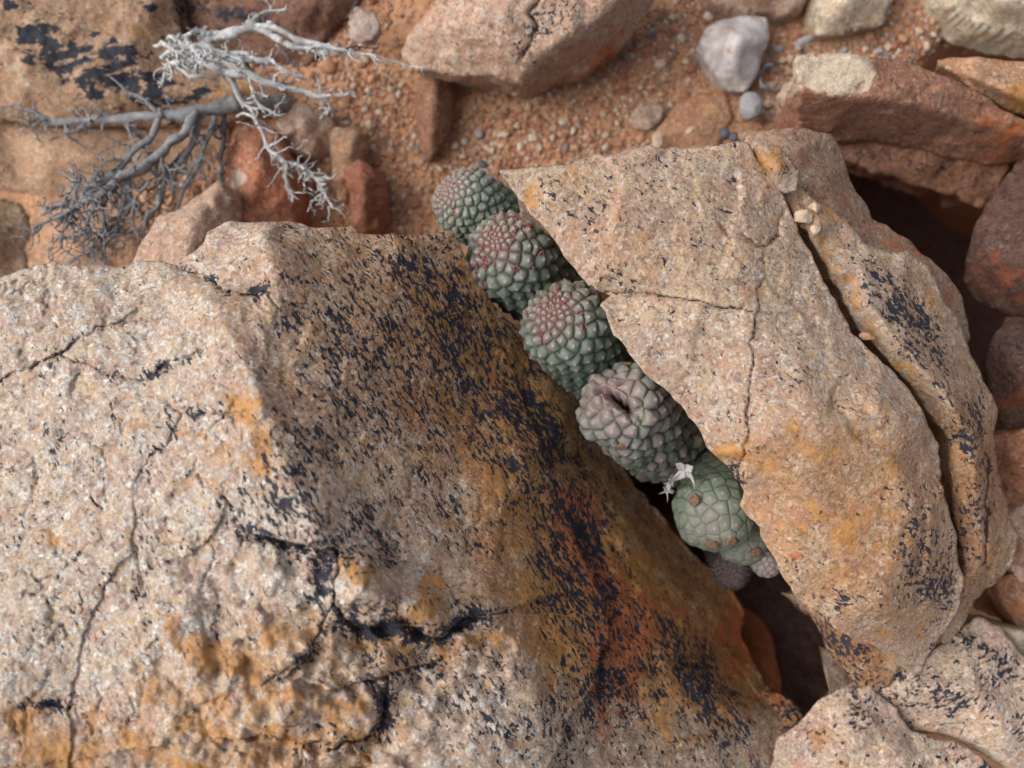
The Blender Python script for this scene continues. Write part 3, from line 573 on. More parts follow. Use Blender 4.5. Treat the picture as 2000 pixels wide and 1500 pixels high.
rock('boulder', 'dark red boulder at the right edge bounding the black hollow', 'boulder', outline=[(1885, 545, -9.5), (1888, 500, -9), (1905, 440, -8.8), (1940, 375, -9), (1985, 320, -9.5), (2040, 290, -10), (2300, 300, -10), (2300, 640, -9), (2010, 620, -9.5), (1960, 615, -9.8), (1915, 590, -10)],
     inner=[(1960, 470, -6.8), (2080, 450, -5.8), (2000, 560, -7.4), (1930, 520, -7.8)], mat=M_dark, step=5, soft=22, fac=[(.25, .3)], rough=.18, bevel=.7, depth=8, flare=-.6, seed=9, paints={'rust': [(1960, 540, 90, 60, 0, .6)], 'stain': [(1950, 400, 50, 50, 0, .3)]})
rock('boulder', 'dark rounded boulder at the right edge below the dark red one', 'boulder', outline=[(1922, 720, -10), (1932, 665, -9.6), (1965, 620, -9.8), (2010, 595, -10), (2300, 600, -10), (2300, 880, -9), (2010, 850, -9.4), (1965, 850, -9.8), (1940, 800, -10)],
     inner=[(1990, 700, -7.4), (2080, 720, -6.4), (1990, 790, -7.8)], mat=M_dark, step=5, soft=18, fac=[(.3, .3)], rough=.18, bevel=.6, depth=8, flare=-.6, seed=10, paints={'lich': [(1970, 680, 60, 60, 0, .5)], 'rust': [(1990, 780, 60, 40, 0, .8)]})
rock('rock', 'brick-red rock at the right edge beside the outer slab', 'rock', outline=[(1935, 850, -8.5), (2010, 835, -7.8), (2250, 840, -7), (2250, 1010, -7.5), (2010, 980, -8), (1970, 1020, -8.8), (1945, 960, -9)],
     inner=[(1990, 900, -6.6), (2100, 920, -6)], mat=rock_mat('brick_red_rock', (.36, .16, .09), (.30, .12, .065), (.38, .22, .14), seed=16, rust0=.05), step=4, soft=8, fac=[(.5, .3), (1.5, .06)], rough=.14, bevel=.3, depth=8, flare=-.1, seed=11)
rock('rock', 'tan pitted rock at the right edge under the brick-red one', 'rock', outline=[(1965, 1010, -8.2), (2010, 980, -7.5), (2250, 990, -7), (2250, 1180, -8), (2020, 1170, -8.6), (1975, 1110, -9)],
     inner=[(2010, 1060, -6.9), (2100, 1080, -6.4)], mat=M_pink, step=4, soft=8, fac=[(.5, .3), (1.5, .06)], rough=.14, bevel=.3, depth=8, flare=-.1, seed=12, paints={'rust': [(2000, 1080, 60, 90, 0, .4)]})
rock('rock', 'small angular brown rock beside gravel near the lower right edge', 'rock', outline=[(1945, 1130, -9.3), (1985, 1118, -8.8), (2200, 1160, -8), (2200, 1290, -9), (2000, 1245, -9.4), (1962, 1190, -9.8)],
     inner=[(1995, 1170, -8.2)], mat=M_brown, step=4, soft=6, fac=[(.6, .2)], rough=.14, bevel=.3, depth=6, flare=-.05, seed=13, paints={'stain': [(1990, 1170, 50, 50, 0, .6)]})
rock('rock', 'small cream stone with an ochre rim near the lower right edge', 'rock', outline=[(1930, 1228, -8.2), (1965, 1222, -7.8), (2020, 1240, -7.8), (2150, 1300, -7.8), (2150, 1340, -8.4), (2000, 1296, -8.6), (1950, 1270, -8.8)],
     inner=[(1985, 1255, -7.4)], mat=M_cream, step=4, soft=5, fac=[(.6, .15)], rough=.1, bevel=.25, depth=4, flare=-.05, seed=14, paints={'stain': [(1955, 1255, 30, 30, 0, .6)]})
# lower right
rock('rock', 'pale pink rock with dark lichen below the tip of the slab', 'rock', outline=[(1600, 1370, -8), (1680, 1325, -6.6), (1740, 1290, -6.3), (1800, 1290, -6.2), (1870, 1235, -6.8), (1905, 1205, -7), (1950, 1225, -6.8), (2010, 1290, -6.6), (2200, 1380, -6), (2200, 1560, -6), (1990, 1520, -6), (1920, 1470, -6.2), (1860, 1440, -6.4), (1780, 1425, -6.9), (1700, 1400, -7.4)],
     inner=[(1800, 1350, -5.2), (1900, 1350, -5), (1950, 1420, -4.8), (1720, 1350, -5.9)], mat=M_fore, step=3, soft=8, fac=[(.4, .2), (1.3, .07)], rough=.13, bevel=.3, depth=4, flare=-.5, seed=15,
     paints={'lich': [(1820, 1350, 130, 60, 10, .75), (1930, 1290, 130, 40, 35, .7), (1960, 1400, 100, 40, 40, .5), (1740, 1350, 80, 60, 0, .5)], 'rust': [(1960, 1330, 80, 50, 0, .3)]})
rock('rock', 'cream lichened rock filling the bottom right corner', 'rock', outline=[(1520, 1440, -7.2), (1560, 1410, -6.6), (1600, 1365, -6.2), (1650, 1345, -5.9), (1700, 1340, -5.8), (1740, 1375, -5.9), (1780, 1425, -6), (1860, 1450, -5.8), (1930, 1490, -5.4), (2000, 1560, -5), (1980, 1760, -4.5), (1500, 1760, -5), (1500, 1520, -6.8)],
     inner=[(1660, 1420, -5), (1780, 1480, -4.9), (1650, 1540, -4.6), (1600, 1460, -5.4)], mat=M_fore, step=3, soft=6, fac=[(.4, .2), (1.3, .07)], rough=.14, bevel=.25, depth=4, flare=-.5, seed=16,
     paints={'lich': [(1690, 1400, 50, 90, -20, .6), (1880, 1480, 120, 30, 25, .6), (1750, 1460, 200, 80, 0, .35), (1600, 1440, 80, 60, 0, .4)], 'stain': [(1620, 1450, 60, 60, 0, .5), (1780, 1500, 90, 40, 0, .4)]},
     cracks=[([(1620, 1440), (1660, 1480), (1650, 1530)], 3, .1)])
rock('rock', 'narrow lichened rock tucked under the lower edge of the slab', 'rock', outline=[(1560, 1140, -7), (1620, 1190, -5.8), (1700, 1235, -5.2), (1770, 1290, -5.4), (1740, 1345, -5.8), (1690, 1352, -6), (1652, 1320, -6.4), (1618, 1262, -6.8), (1580, 1195, -7.4)],
     creases=[[(1602, 1200, -5.7), (1658, 1275, -5.1), (1698, 1330, -5.3)]], mat=M_outer, step=3, soft=5, fac=[(.6, .15), (1.6, .05)], rough=.12, bevel=.25, depth=3, flare=-.3, seed=17, paints={'pat': [(1650, 1280, 120, 120, 0, 1.2)], 'lich': [(1650, 1270, 60, 120, -40, .8)], 'stain': [(1680, 1290, 60, 60, 0, .3)]})
rock('rock', 'dark red-brown rock sunk deep in the crevice below the succulents', 'rock', outline=[(1380, 1060, -26), (1560, 1100, -26), (1660, 1240, -24), (1650, 1400, -19), (1560, 1440, -17), (1480, 1370, -18), (1420, 1240, -23)],
     inner=[(1540, 1280, -23)], mat=M_dark, step=5, soft=12, fac=[(.4, .3)], rough=.25, bevel=.4, depth=6, flare=.1, seed=18)
rock('rock', 'dark lichen-crusted ledge wedged at the bottom of the crevice', 'rock', outline=[(1478, 1345, -10.4), (1520, 1352, -9.8), (1570, 1388, -9.2), (1602, 1402, -8.8), (1590, 1450, -8.2), (1540, 1500, -7.8), (1490, 1470, -8.6), (1470, 1400, -9.8)],
     inner=[(1535, 1415, -8.5)], mat=M_bould, step=3, soft=4, fac=[(.8, .25), (2, .08)], rough=.15, bevel=.2, depth=3, flare=-.15, seed=19, paints={'lich': [(1540, 1410, 90, 60, 0, .85)], 'rust': [(1505, 1370, 40, 30, 0, .6)], 'pat': [(1540, 1400, 120, 120, 0, 1.4)]})
# ------------------------------------------------------------------ top rocks
rock('rock', 'large pink granite rock with an overhanging rusty lower face at the top centre', 'rock', outline=[(860, -160, -8), (1320, -160, -8.5), (1290, -20, -10.5), (1255, 40, -12), (1215, 90, -13), (1150, 135, -13.6), (1080, 158, -13.4), (1022, 168, -11.4), (960, 148, -11), (880, 143, -11.6), (812, 138, -12), (780, 105, -12.2), (800, 60, -11.6), (850, 0, -10.5)],
     creases=[[(1022, 160, -10.6), (1080, 100, -8.8), (1140, 60, -8.2), (1210, 0, -7.6), (1260, -80, -7.2)]],
     inner=[(900, 60, -9.2), (980, 80, -8.8), (1000, -40, -7.4), (1170, 95, -11.4), (1100, 140, -12.4), (1220, 40, -10.6)], mat=M_pink, step=4, soft=6, fac=[(.35, .25), (1.0, .1)], rough=.16, bevel=.25, depth=5, flare=-.15, seed=20,
     paints={'rust': [(1190, 105, 110, 28, -40, .7)], 'lich': [(1060, 60, 30, 110, 40, .6), (950, 60, 120, 80, 0, .22)]}, cracks=[([(1065, -20), (1035, 30), (1050, 60), (1020, 110)], 4, .2)])
rock('quartz_stone', 'milky white quartz stone with rusty spots lying in the upper right gravel', 'stone', outline=[(1365, 92, -14.6), (1375, 60, -14.4), (1410, 38, -14.2), (1455, 28, -14.2), (1500, 34, -14.5), (1505, 70, -14.6), (1492, 110, -14.6), (1480, 150, -14.6), (1455, 180, -15), (1425, 178, -15), (1400, 150, -14.8), (1385, 125, -14.8)],
     inner=[(1430, 80, -12.6), (1460, 70, -12.5), (1430, 130, -13.0)], mat=M_quartz, step=4, soft=9, fac=[(.6, .3), (1.6, .1)], rough=.15, bevel=.5, depth=2.5, flare=-.05, seed=21, jag=3)
pebble(1466, 207, -14.6, 24, 27, 0, M_greyst, 'smooth grey oval pebble just below the white quartz', k=21, flat=.8, rough=.08, cuts=1)
pebble(1572, 79, -15, 17, 8, -15, M_greyst, 'small pale grey pebble right of the white quartz', k=22, flat=.7, rough=.1, cuts=2)
pebble(1416, 260, -14.8, 12, 13, 0, M_charc, 'round black pebble above the top edge of the slab', k=23, flat=.8, rough=.05, cuts=1)
pebble(1434, 268, -14.7, 11, 10, 20, M_charc, 'purplish black pebble touching the round black one', k=24, flat=.8, rough=.1, cuts=2)
pebble(944, 321, -14.8, 13, 8, 30, M_charc, 'dark blue-grey stone chip in the gravel above the first succulent', 'stone chip', k=25, name='stone_chip')
pebble(1004, 178, -14.8, 18, 8, 30, M_crpeb, 'cream flake below the tip of the pink granite rock', 'stone chip', k=26, name='stone_chip')
rock('flat_stone', 'flat angular tan stone in the middle of the gravel', 'stone', outline=[(1228, 232, -15.3), (1240, 212, -15.2), (1270, 200, -15.2), (1300, 205, -15.3), (1292, 235, -15.4), (1268, 252, -15.4), (1240, 248, -15.4)], inner=[(1262, 226, -15.0)], mat=M_pink, step=4, soft=4, fac=[(1, .1)], rough=.06, bevel=.12, depth=1.2, seed=41, flare=0, jag=3)
rock('flat_stone', 'flat sandy brown stone half buried above the slab', 'stone', outline=[(1282, 300, -15.6), (1290, 245, -15.5), (1320, 205, -15.5), (1370, 185, -15.5), (1420, 180, -15.6), (1430, 230, -15.6), (1410, 270, -15.6), (1390, 310, -15.6)], inner=[(1350, 250, -15.2), (1390, 220, -15.25)], mat=M_sandst, step=4, soft=5, fac=[(.6, .12)], rough=.06, bevel=.2, depth=1.2, seed=42, flare=0, jag=4)
pebble(1283, 275, -14.6, 12, 22, 10, M_crpeb, 'small upright ochre chip against the top edge of the slab', 'stone chip', k=29, name='stone_chip')
pebble(1349, 253, -14.2, 12, 6, -40, M_crpeb, 'tiny white pebble on the flat sandy brown stone', k=30)
pebble(1288, 124, -14.9, 13, 10, 0, M_crpeb, 'tan pebble in the gravel left of the white quartz', k=31)
pebble(712, 52, -13.8, 42, 34, 25, rock_mat('grey_pink_stone', (.46, .36, .30), (.42, .31, .26), (.46, .40, .36), seed=22), 'pale grey pink stone at the top between shrub and pink granite', 'stone', k=32, name='stone', flat=.5, cuts=8)
rock('rock', 'tan flat rock at the top edge above the white quartz', 'rock', outline=[(1370, -60, -14), (1600, -60, -14), (1562, 5, -14.3), (1540, 26, -14.6), (1490, 24, -14.6), (1400, 12, -14.5)], inner=[(1480, -20, -13.2)], mat=M_pink, step=5, soft=6, fac=[(.5, .2)], depth=2.5, seed=22)
rock('rock', 'cream pitted rock at the top edge left of the corner rock', 'rock', outline=[(1595, -90, -13.5), (1760, -90, -13.5), (1745, 0, -14), (1728, 45, -14.6), (1680, 60, -14.6), (1590, 72, -14.8), (1592, 30, -14.2)], inner=[(1660, 0, -12.4), (1630, 30, -12.9)], mat=M_cream, step=5, soft=8, fac=[(.5, .2), (1.3, .08)], depth=2.5, seed=23, flare=-.05)
rock('rock', 'cream pitted rock in the top right corner', 'rock', outline=[(1830, -100, -13), (2250, -100, -13), (2250, 110, -14), (2010, 66, -14.4), (1950, 58, -14.5), (1880, 30, -14.5), (1845, 0, -14.3)], inner=[(1960, 0, -12.2), (2080, 20, -12)], mat=M_cream, step=5, soft=8, fac=[(.5, .2), (1.3, .08)], depth=2.5, seed=24)
rock('stone', 'upright narrow brown stone below the pink granite rock', 'stone', outline=[(818, 150, -14.4), (845, 148, -14.2), (874, 152, -14.4), (876, 200, -14.6), (870, 250, -14.8), (858, 290, -15), (836, 318, -15.4), (822, 290, -15.2), (815, 220, -14.8)], creases=[[(845, 160, -12.9), (842, 230, -13.2), (838, 295, -14)]], mat=M_brown, step=4, soft=6, fac=[(.6, .2)], depth=2.5, seed=25, flare=.05, jag=4, rough=.12)
rock('stone', 'rust brown elongated stone just behind the top of the big boulder', 'stone', outline=[(672, 330, -13.5), (700, 310, -13), (735, 330, -13.2), (742, 390, -13.4), (738, 440, -13.8), (710, 455, -14), (688, 440, -13.8), (680, 390, -13.6)], inner=[(710, 360, -11.9), (712, 420, -12.4)], mat=rock_mat('rusty_stone', (.36, .16, .09), (.32, .12, .07), (.36, .20, .13), seed=26, rust0=.05), step=4, soft=3, fac=[(.5, .5), (1.5, .12)], depth=4, seed=26, rough=.15, jag=8)
rock('stone', 'sand-coloured stone left of the rust brown elongated stone', 'stone', outline=[(640, 255, -14.6), (690, 250, -14.2), (712, 270, -14.2), (700, 320, -14.6), (680, 400, -14.8), (655, 390, -14.8), (650, 320, -14.8)], inner=[(680, 300, -13.4)], mat=rock_mat('sandy_stone', (.44, .27, .17), (.40, .21, .12), (.42, .31, .22), seed=27), step=4, soft=3, fac=[(.5, .5), (1.5, .12)], depth=3, seed=27, jag=8)
rock('boulder', 'broad tan bedrock with a big blue-black lichen patch in the top left corner', 'boulder', outline=[(-330, -260, -12), (300, -260, -13), (330, -60, -14), (345, 40, -14.6), (375, 105, -14.6), (430, 140, -14.8), (540, 158, -15), (570, 195, -15.4), (500, 232, -15.5), (300, 246, -15), (100, 244, -14.5), (0, 232, -14.2), (-330, 210, -14)],
     inner=[(100, 60, -11.8), (250, 100, -12.4), (0, 0, -11.4), (300, 180, -12.9), (430, 190, -13.4), (100, 180, -12.9), (-100, 100, -11.5)], creases=[[(0, 80, -11.7), (60, 150, -12.2), (160, 200, -13), (240, 215, -13.6)]], mat=M_tan, step=5, soft=9, fac=[(.3, .25), (.9, .1)], rough=.2, bevel=.4, depth=5, flare=-.05, seed=28,
     paints={'lich': [(110, 100, 150, 60, 35, .95), (210, 150, 160, 65, 25, .95), (300, 175, 130, 50, 15, .8), (370, 60, 50, 80, -20, .7), (330, 30, 40, 80, -20, .6), (60, 60, 90, 40, 40, .55), (200, 60, 90, 30, 20, .3), (250, 200, 180, 30, 5, .4)], 'stain': [(250, 60, 140, 60, 20, .4), (60, 210, 120, 20, 20, .5), (450, 170, 120, 30, 0, .5)], 'pale': [(50, 150, 150, 18, 42, .5), (150, 215, 110, 14, 10, .4)]})
rock('boulder', 'smooth pale brown bedrock ledge under the grey dead branches at the left edge', 'boulder', outline=[(-330, 205, -16), (0, 228, -15.8), (250, 240, -15.6), (430, 225, -15.8), (452, 270, -16), (440, 330, -16.4), (400, 365, -16.6), (280, 378, -16.4), (130, 392, -16.2), (60, 380, -16), (-330, 370, -16)],
     inner=[(100, 300, -14.2), (260, 300, -14.5), (-100, 280, -14), (370, 300, -15.2)], mat=M_tan, step=5, soft=12, fac=[(.3, .2)], rough=.12, bevel=.5, depth=5, seed=29, paints={'lich': [(60, 240, 120, 14, 0, .3)], 'pale': [(180, 265, 140, 26, 8, .3)]})
rock('rock', 'orange tan rock behind the left end of the big boulder', 'rock', outline=[(58, 398, -16), (150, 392, -15.6), (262, 384, -15.8), (292, 440, -16), (260, 520, -16), (220, 600, -16), (60, 600, -16), (50, 480, -16)], inner=[(150, 470, -14.6)], mat=rock_mat('orange_tan_rock', (.46, .26, .15), (.42, .22, .12), (.44, .32, .22), seed=30), step=5, soft=8, fac=[(.4, .2)], depth=5, seed=30, rough=.14)
rock('rock', 'olive brown rock at the left edge above the big boulder', 'rock', outline=[(-250, 385, -15.8), (0, 390, -15.6), (40, 398, -15.8), (58, 440, -16), (48, 600, -16.2), (-250, 600, -16)], inner=[(-20, 470, -14.4)], mat=rock_mat('olive_rock', (.33, .23, .14), (.29, .18, .11), (.33, .27, .19), seed=31), step=5, soft=8, fac=[(.4, .2)], depth=5, seed=31, rough=.14)
rock('rock', 'pale pink pointed rock rising behind the big boulder left of the red stone', 'rock', outline=[(240, 560, -8), (258, 510, -8.2), (282, 455, -8.6), (312, 420, -8.8), (345, 408, -8.8), (380, 385, -9.2), (430, 352, -9.8), (448, 390, -10), (446, 440, -9.6), (440, 520, -8.6), (420, 580, -8)],
     creases=[[(420, 375, -8.8), (380, 430, -7.4), (350, 520, -6.6)]], mat=M_pink, step=4, soft=6, fac=[(.5, .25), (1.3, .07)], rough=.12, bevel=.25, depth=8, flare=.05, seed=32, paints={'stain': [(310, 430, 40, 30, 0, .4)]})
rock('rock', 'orange-red rock with a pale spot behind the crest of the big boulder', 'rock', outline=[(436, 300, -13), (480, 235, -13.6), (540, 260, -13.4), (565, 330, -13), (575, 400, -12.6), (560, 500, -12), (430, 500, -12)], inner=[(500, 340, -11.4), (490, 400, -10.6)], mat=rock_mat('orange_red_rock', (.42, .17, .09), (.36, .13, .07), (.44, .27, .19), seed=33, rust0=.02), step=4, soft=4, fac=[(.4, .7), (1.4, .15)], depth=5, seed=33, rough=.18, jag=8, paints={'pale': [(470, 360, 20, 16, 0, .8)], 'rust': [(530, 400, 60, 60, 0, .5)]})
rock('rock', 'brownish pink rock right of the shrub base under the white twigs', 'rock', outline=[(540, 240, -14.6), (575, 200, -14.8), (630, 210, -14.8), (655, 245, -14.8), (645, 280, -15), (600, 300, -15), (555, 292, -14.8), (536, 270, -14.6)], inner=[(590, 245, -13.4), (550, 268, -13.8)], mat=M_pink, step=4, soft=3, fac=[(.5, .5), (1.5, .12)], depth=3, seed=34, rough=.15, jag=8, paints={'rust': [(600, 240, 50, 40, 0, .3)]})
rock('boulder', 'dark reddish brown rock at the top edge behind the white branch', 'boulder', outline=[(335, -160, -14), (720, -160, -14), (705, -20, -15), (680, 30, -15.6), (640, 62, -16), (620, 110, -16), (560, 150, -16.4), (480, 125, -16.4), (400, 100, -16.4), (372, 50, -16)], inner=[(500, 0, -14.2), (600, 20, -14.2), (430, 60, -15.3)], mat=rock_mat('umber_rock', (.22, .11, .07), (.18, .08, .05), (.22, .14, .10), seed=35, lich0=.1), step=5, soft=12, fac=[(.35, .4)], depth=4, seed=35, rough=.25, paints={'lich': [(420, 30, 140, 22, 10, .8), (380, 70, 60, 30, 40, .7)]})
def strip(name, label, cat, pts, wd, th, mat, z):
    pts = densify(pts, 3, False); c = np.array([P(a, b, z+.10*math.sin(i*.4)) for i, (a, b) in enumerate(pts)]); V, Q, T = tube_arrays(c, wd*np.sin(np.linspace(.35, 2.8, len(c))), 8, 1)
    m = c.mean(0); V = V-m; V[:, 2] *= th; return tag(link(name, mk_mesh(name, V, Q, T), mat, None, m), label, cat)
STRIPS = [('dry_leaf', 'curled grey dry leaf forming an open ring beside the white quartz stone', 'dry leaf', [(1515, 128), (1496, 128), (1484, 145), (1486, 168), (1504, 178), (1522, 172), (1530, 158)], .12, 2.2),
          ('twig', 'thin dark twig fragment above the smooth grey oval pebble', 'twig', [(1500, 100), (1512, 122), (1530, 140)], .06, 1), ('twig', 'short charcoal twig scrap right of the curled dry leaf', 'twig', [(1520, 150), (1545, 146), (1560, 150)], .05, 1),
          ('twig', 'bent dark twig scrap above the black pebbles', 'twig', [(1470, 240), (1490, 232), (1515, 240)], .05, 1)]
# loose pebbles among the gravel
seen = {}
plab = {0: 'small orange pebble lying loose in the gravel', 1: 'small cream pebble lying loose in the gravel', 2: 'small grey pebble lying loose in the gravel'}
for i, (x, y, r, c) in enumerate([(655, 100, 14, 0), (640, 130, 18, 0), (935, 262, 11, 2), (985, 262, 12, 1), (1010, 245, 9, 1), (962, 293, 7, 1), (700, 300, 8, 1), (1120, 255, 8, 1), (1205, 240, 8, 1), (1155, 190, 8, 0), (1340, 120, 9, 1), (1358, 190, 8, 1), (1700, 70, 12, 0), (1765, 78, 13, 0), (1735, 92, 10, 1), (1718, 98, 9, 2), (1810, 90, 10, 1), (1650, 97, 9, 2),
        (1795, 60, 9, 1), (1530, 118, 10, 1), (1535, 225, 12, 0), (1500, 205, 8, 1), (1525, 205, 8, 0), (860, 330, 8, 1), (905, 305, 8, 1), (890, 285, 10, 1), (765, 280, 7, 2), (756, 352, 6, 2), (1250, 170, 7, 1), (1080, 270, 8, 1), (1912, 1205, 9, 1), (1895, 1190, 8, 1), (1925, 1190, 7, 0), (1870, 1235, 10, 1), (1520, 95, 12, 2), (1560, 92, 9, 2), (1310, 205, 7, 1), (1185, 262, 6, 1), (1850, 85, 10, 0), (1880, 100, 9, 1)]):
    z = float(ground_z(np.array([wx(x, -15.5)]), np.array([wy(y, -15.5)]))[0])+.25
    m = {0: M_orpeb, 1: M_crpeb, 2: M_greyst}[c]
    marks = [('beside the pale grey pink stone', 690, 60), ('under the white dead branch', 640, 110), ('right of the upright narrow brown stone', 900, 265), ('above the first succulent', 870, 320), ('below the pink granite rock', 1080, 215), ('above the top edge of the slab', 1150, 270),
             ('near the white quartz stone', 1400, 100), ('near the flat angular tan stone', 1262, 215), ('between the cream pitted rocks', 1790, 70), ('above the ruddy block', 1700, 95), ('right of the white quartz stone', 1535, 110), ('beside the smooth grey oval pebble', 1515, 210), ('near the lower right edge', 1905, 1205), ('left of the upright narrow brown stone', 745, 310)]
    mk = min(marks, key=lambda q_: math.hypot(q_[1]-x, q_[2]-y))[0]; lb = plab[c].replace('in the gravel', 'in the gravel '+mk)
    if lb in seen: lb = lb.replace('small', 'another small' if seen[lb] == 1 else 'rounded small' if seen[lb] == 2 else 'tiny')
    seen[lb] = seen.get(lb, 0)+1; seen[plab[c].replace('in the gravel', 'in the gravel '+mk)] = seen.get(plab[c].replace('in the gravel', 'in the gravel '+mk), 0)+(0 if seen[lb] == 1 and 'small' == lb[:5] else 1)
    pebble(x, y, z, r, r*.75, rng.uniform(0, 180), m, lb, k=400+i, flat=.7, group='pebbles loose in the gravel', sub=2)

# ------------------------------------------------------------------ succulents
def succ_mat(name, top, side, apex, flush=.5):
    g = NT(name); co = g.coords(); h = g.attr('tub'); ap = g.attr('apex'); tip = g.attr('tip'); rn = g.attr('rnd'); dw = g.attr('down')
    n = g.noise(co, 6, 4, .65); n2 = g.noise(co, 22, 3, .7)
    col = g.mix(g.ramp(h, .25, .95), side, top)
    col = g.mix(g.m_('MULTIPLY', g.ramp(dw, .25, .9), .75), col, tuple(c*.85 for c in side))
    col = g.mix(g.ramp(n, .35, .7, 0, .35), col, tuple(c*.7 for c in side))
    col = g.mix(g.m_('MULTIPLY', g.ramp(rn, .4, 1.), g.m_('MULTIPLY', g.ramp(h, .3, .9), flush)), col, tuple((a+b)/2 for a, b in zip(top, apex)))
    col = g.mix(g.m_('MULTIPLY', ap, .55), col, (.215, .165, .155))
    col = g.mix(g.m_('MULTIPLY', ap, g.ramp(h, .95, .3, .1, 1.)), col, apex)
    col = g.mix(g.ramp(n2, .55, .75, 0, .2), col, (.42, .38, .34))
    col = g.mix(g.m_('MULTIPLY', tip, .8), col, (.50, .42, .38))
    col = g.mix(g.attr('hole'), col, (.05, .015, .008))
    g.put(g.b.inputs['Base Color'], col); g.b.inputs['Roughness'].default_value = .52
    g.b.inputs['Subsurface Weight'].default_value = .12; g.b.inputs['Subsurface Radius'].default_value = (.002, .003, .0015); g.b.inputs['Subsurface Scale'].default_value = 1
    g.put(g.b.inputs['Normal'], g.bump(g.m_('ADD', n2, g.m_('MULTIPLY', n, 1.)), .35, .04)); return g.m
M_succ = succ_mat('succulent_skin', (.225, .25, .215), (.085, .135, .095), (.20, .06, .055), .2)
M_old = succ_mat('old_succulent_skin', (.27, .25, .245), (.10, .135, .085), (.32, .20, .18), .7)
M_smooth = succ_mat('smooth_succulent_skin', (.19, .225, .17), (.085, .125, .085), (.20, .20, .15), .3)
M_bud = plain('red_bud', (.26, .05, .05), (.36, .13, .11), 14, .6); M_scar = plain('brown_scar', (.16, .085, .05), (.30, .19, .12), 22, .85, .8)
M_papery = plain('papery_husk', (.48, .465, .44), (.34, .32, .30), 8, .7)

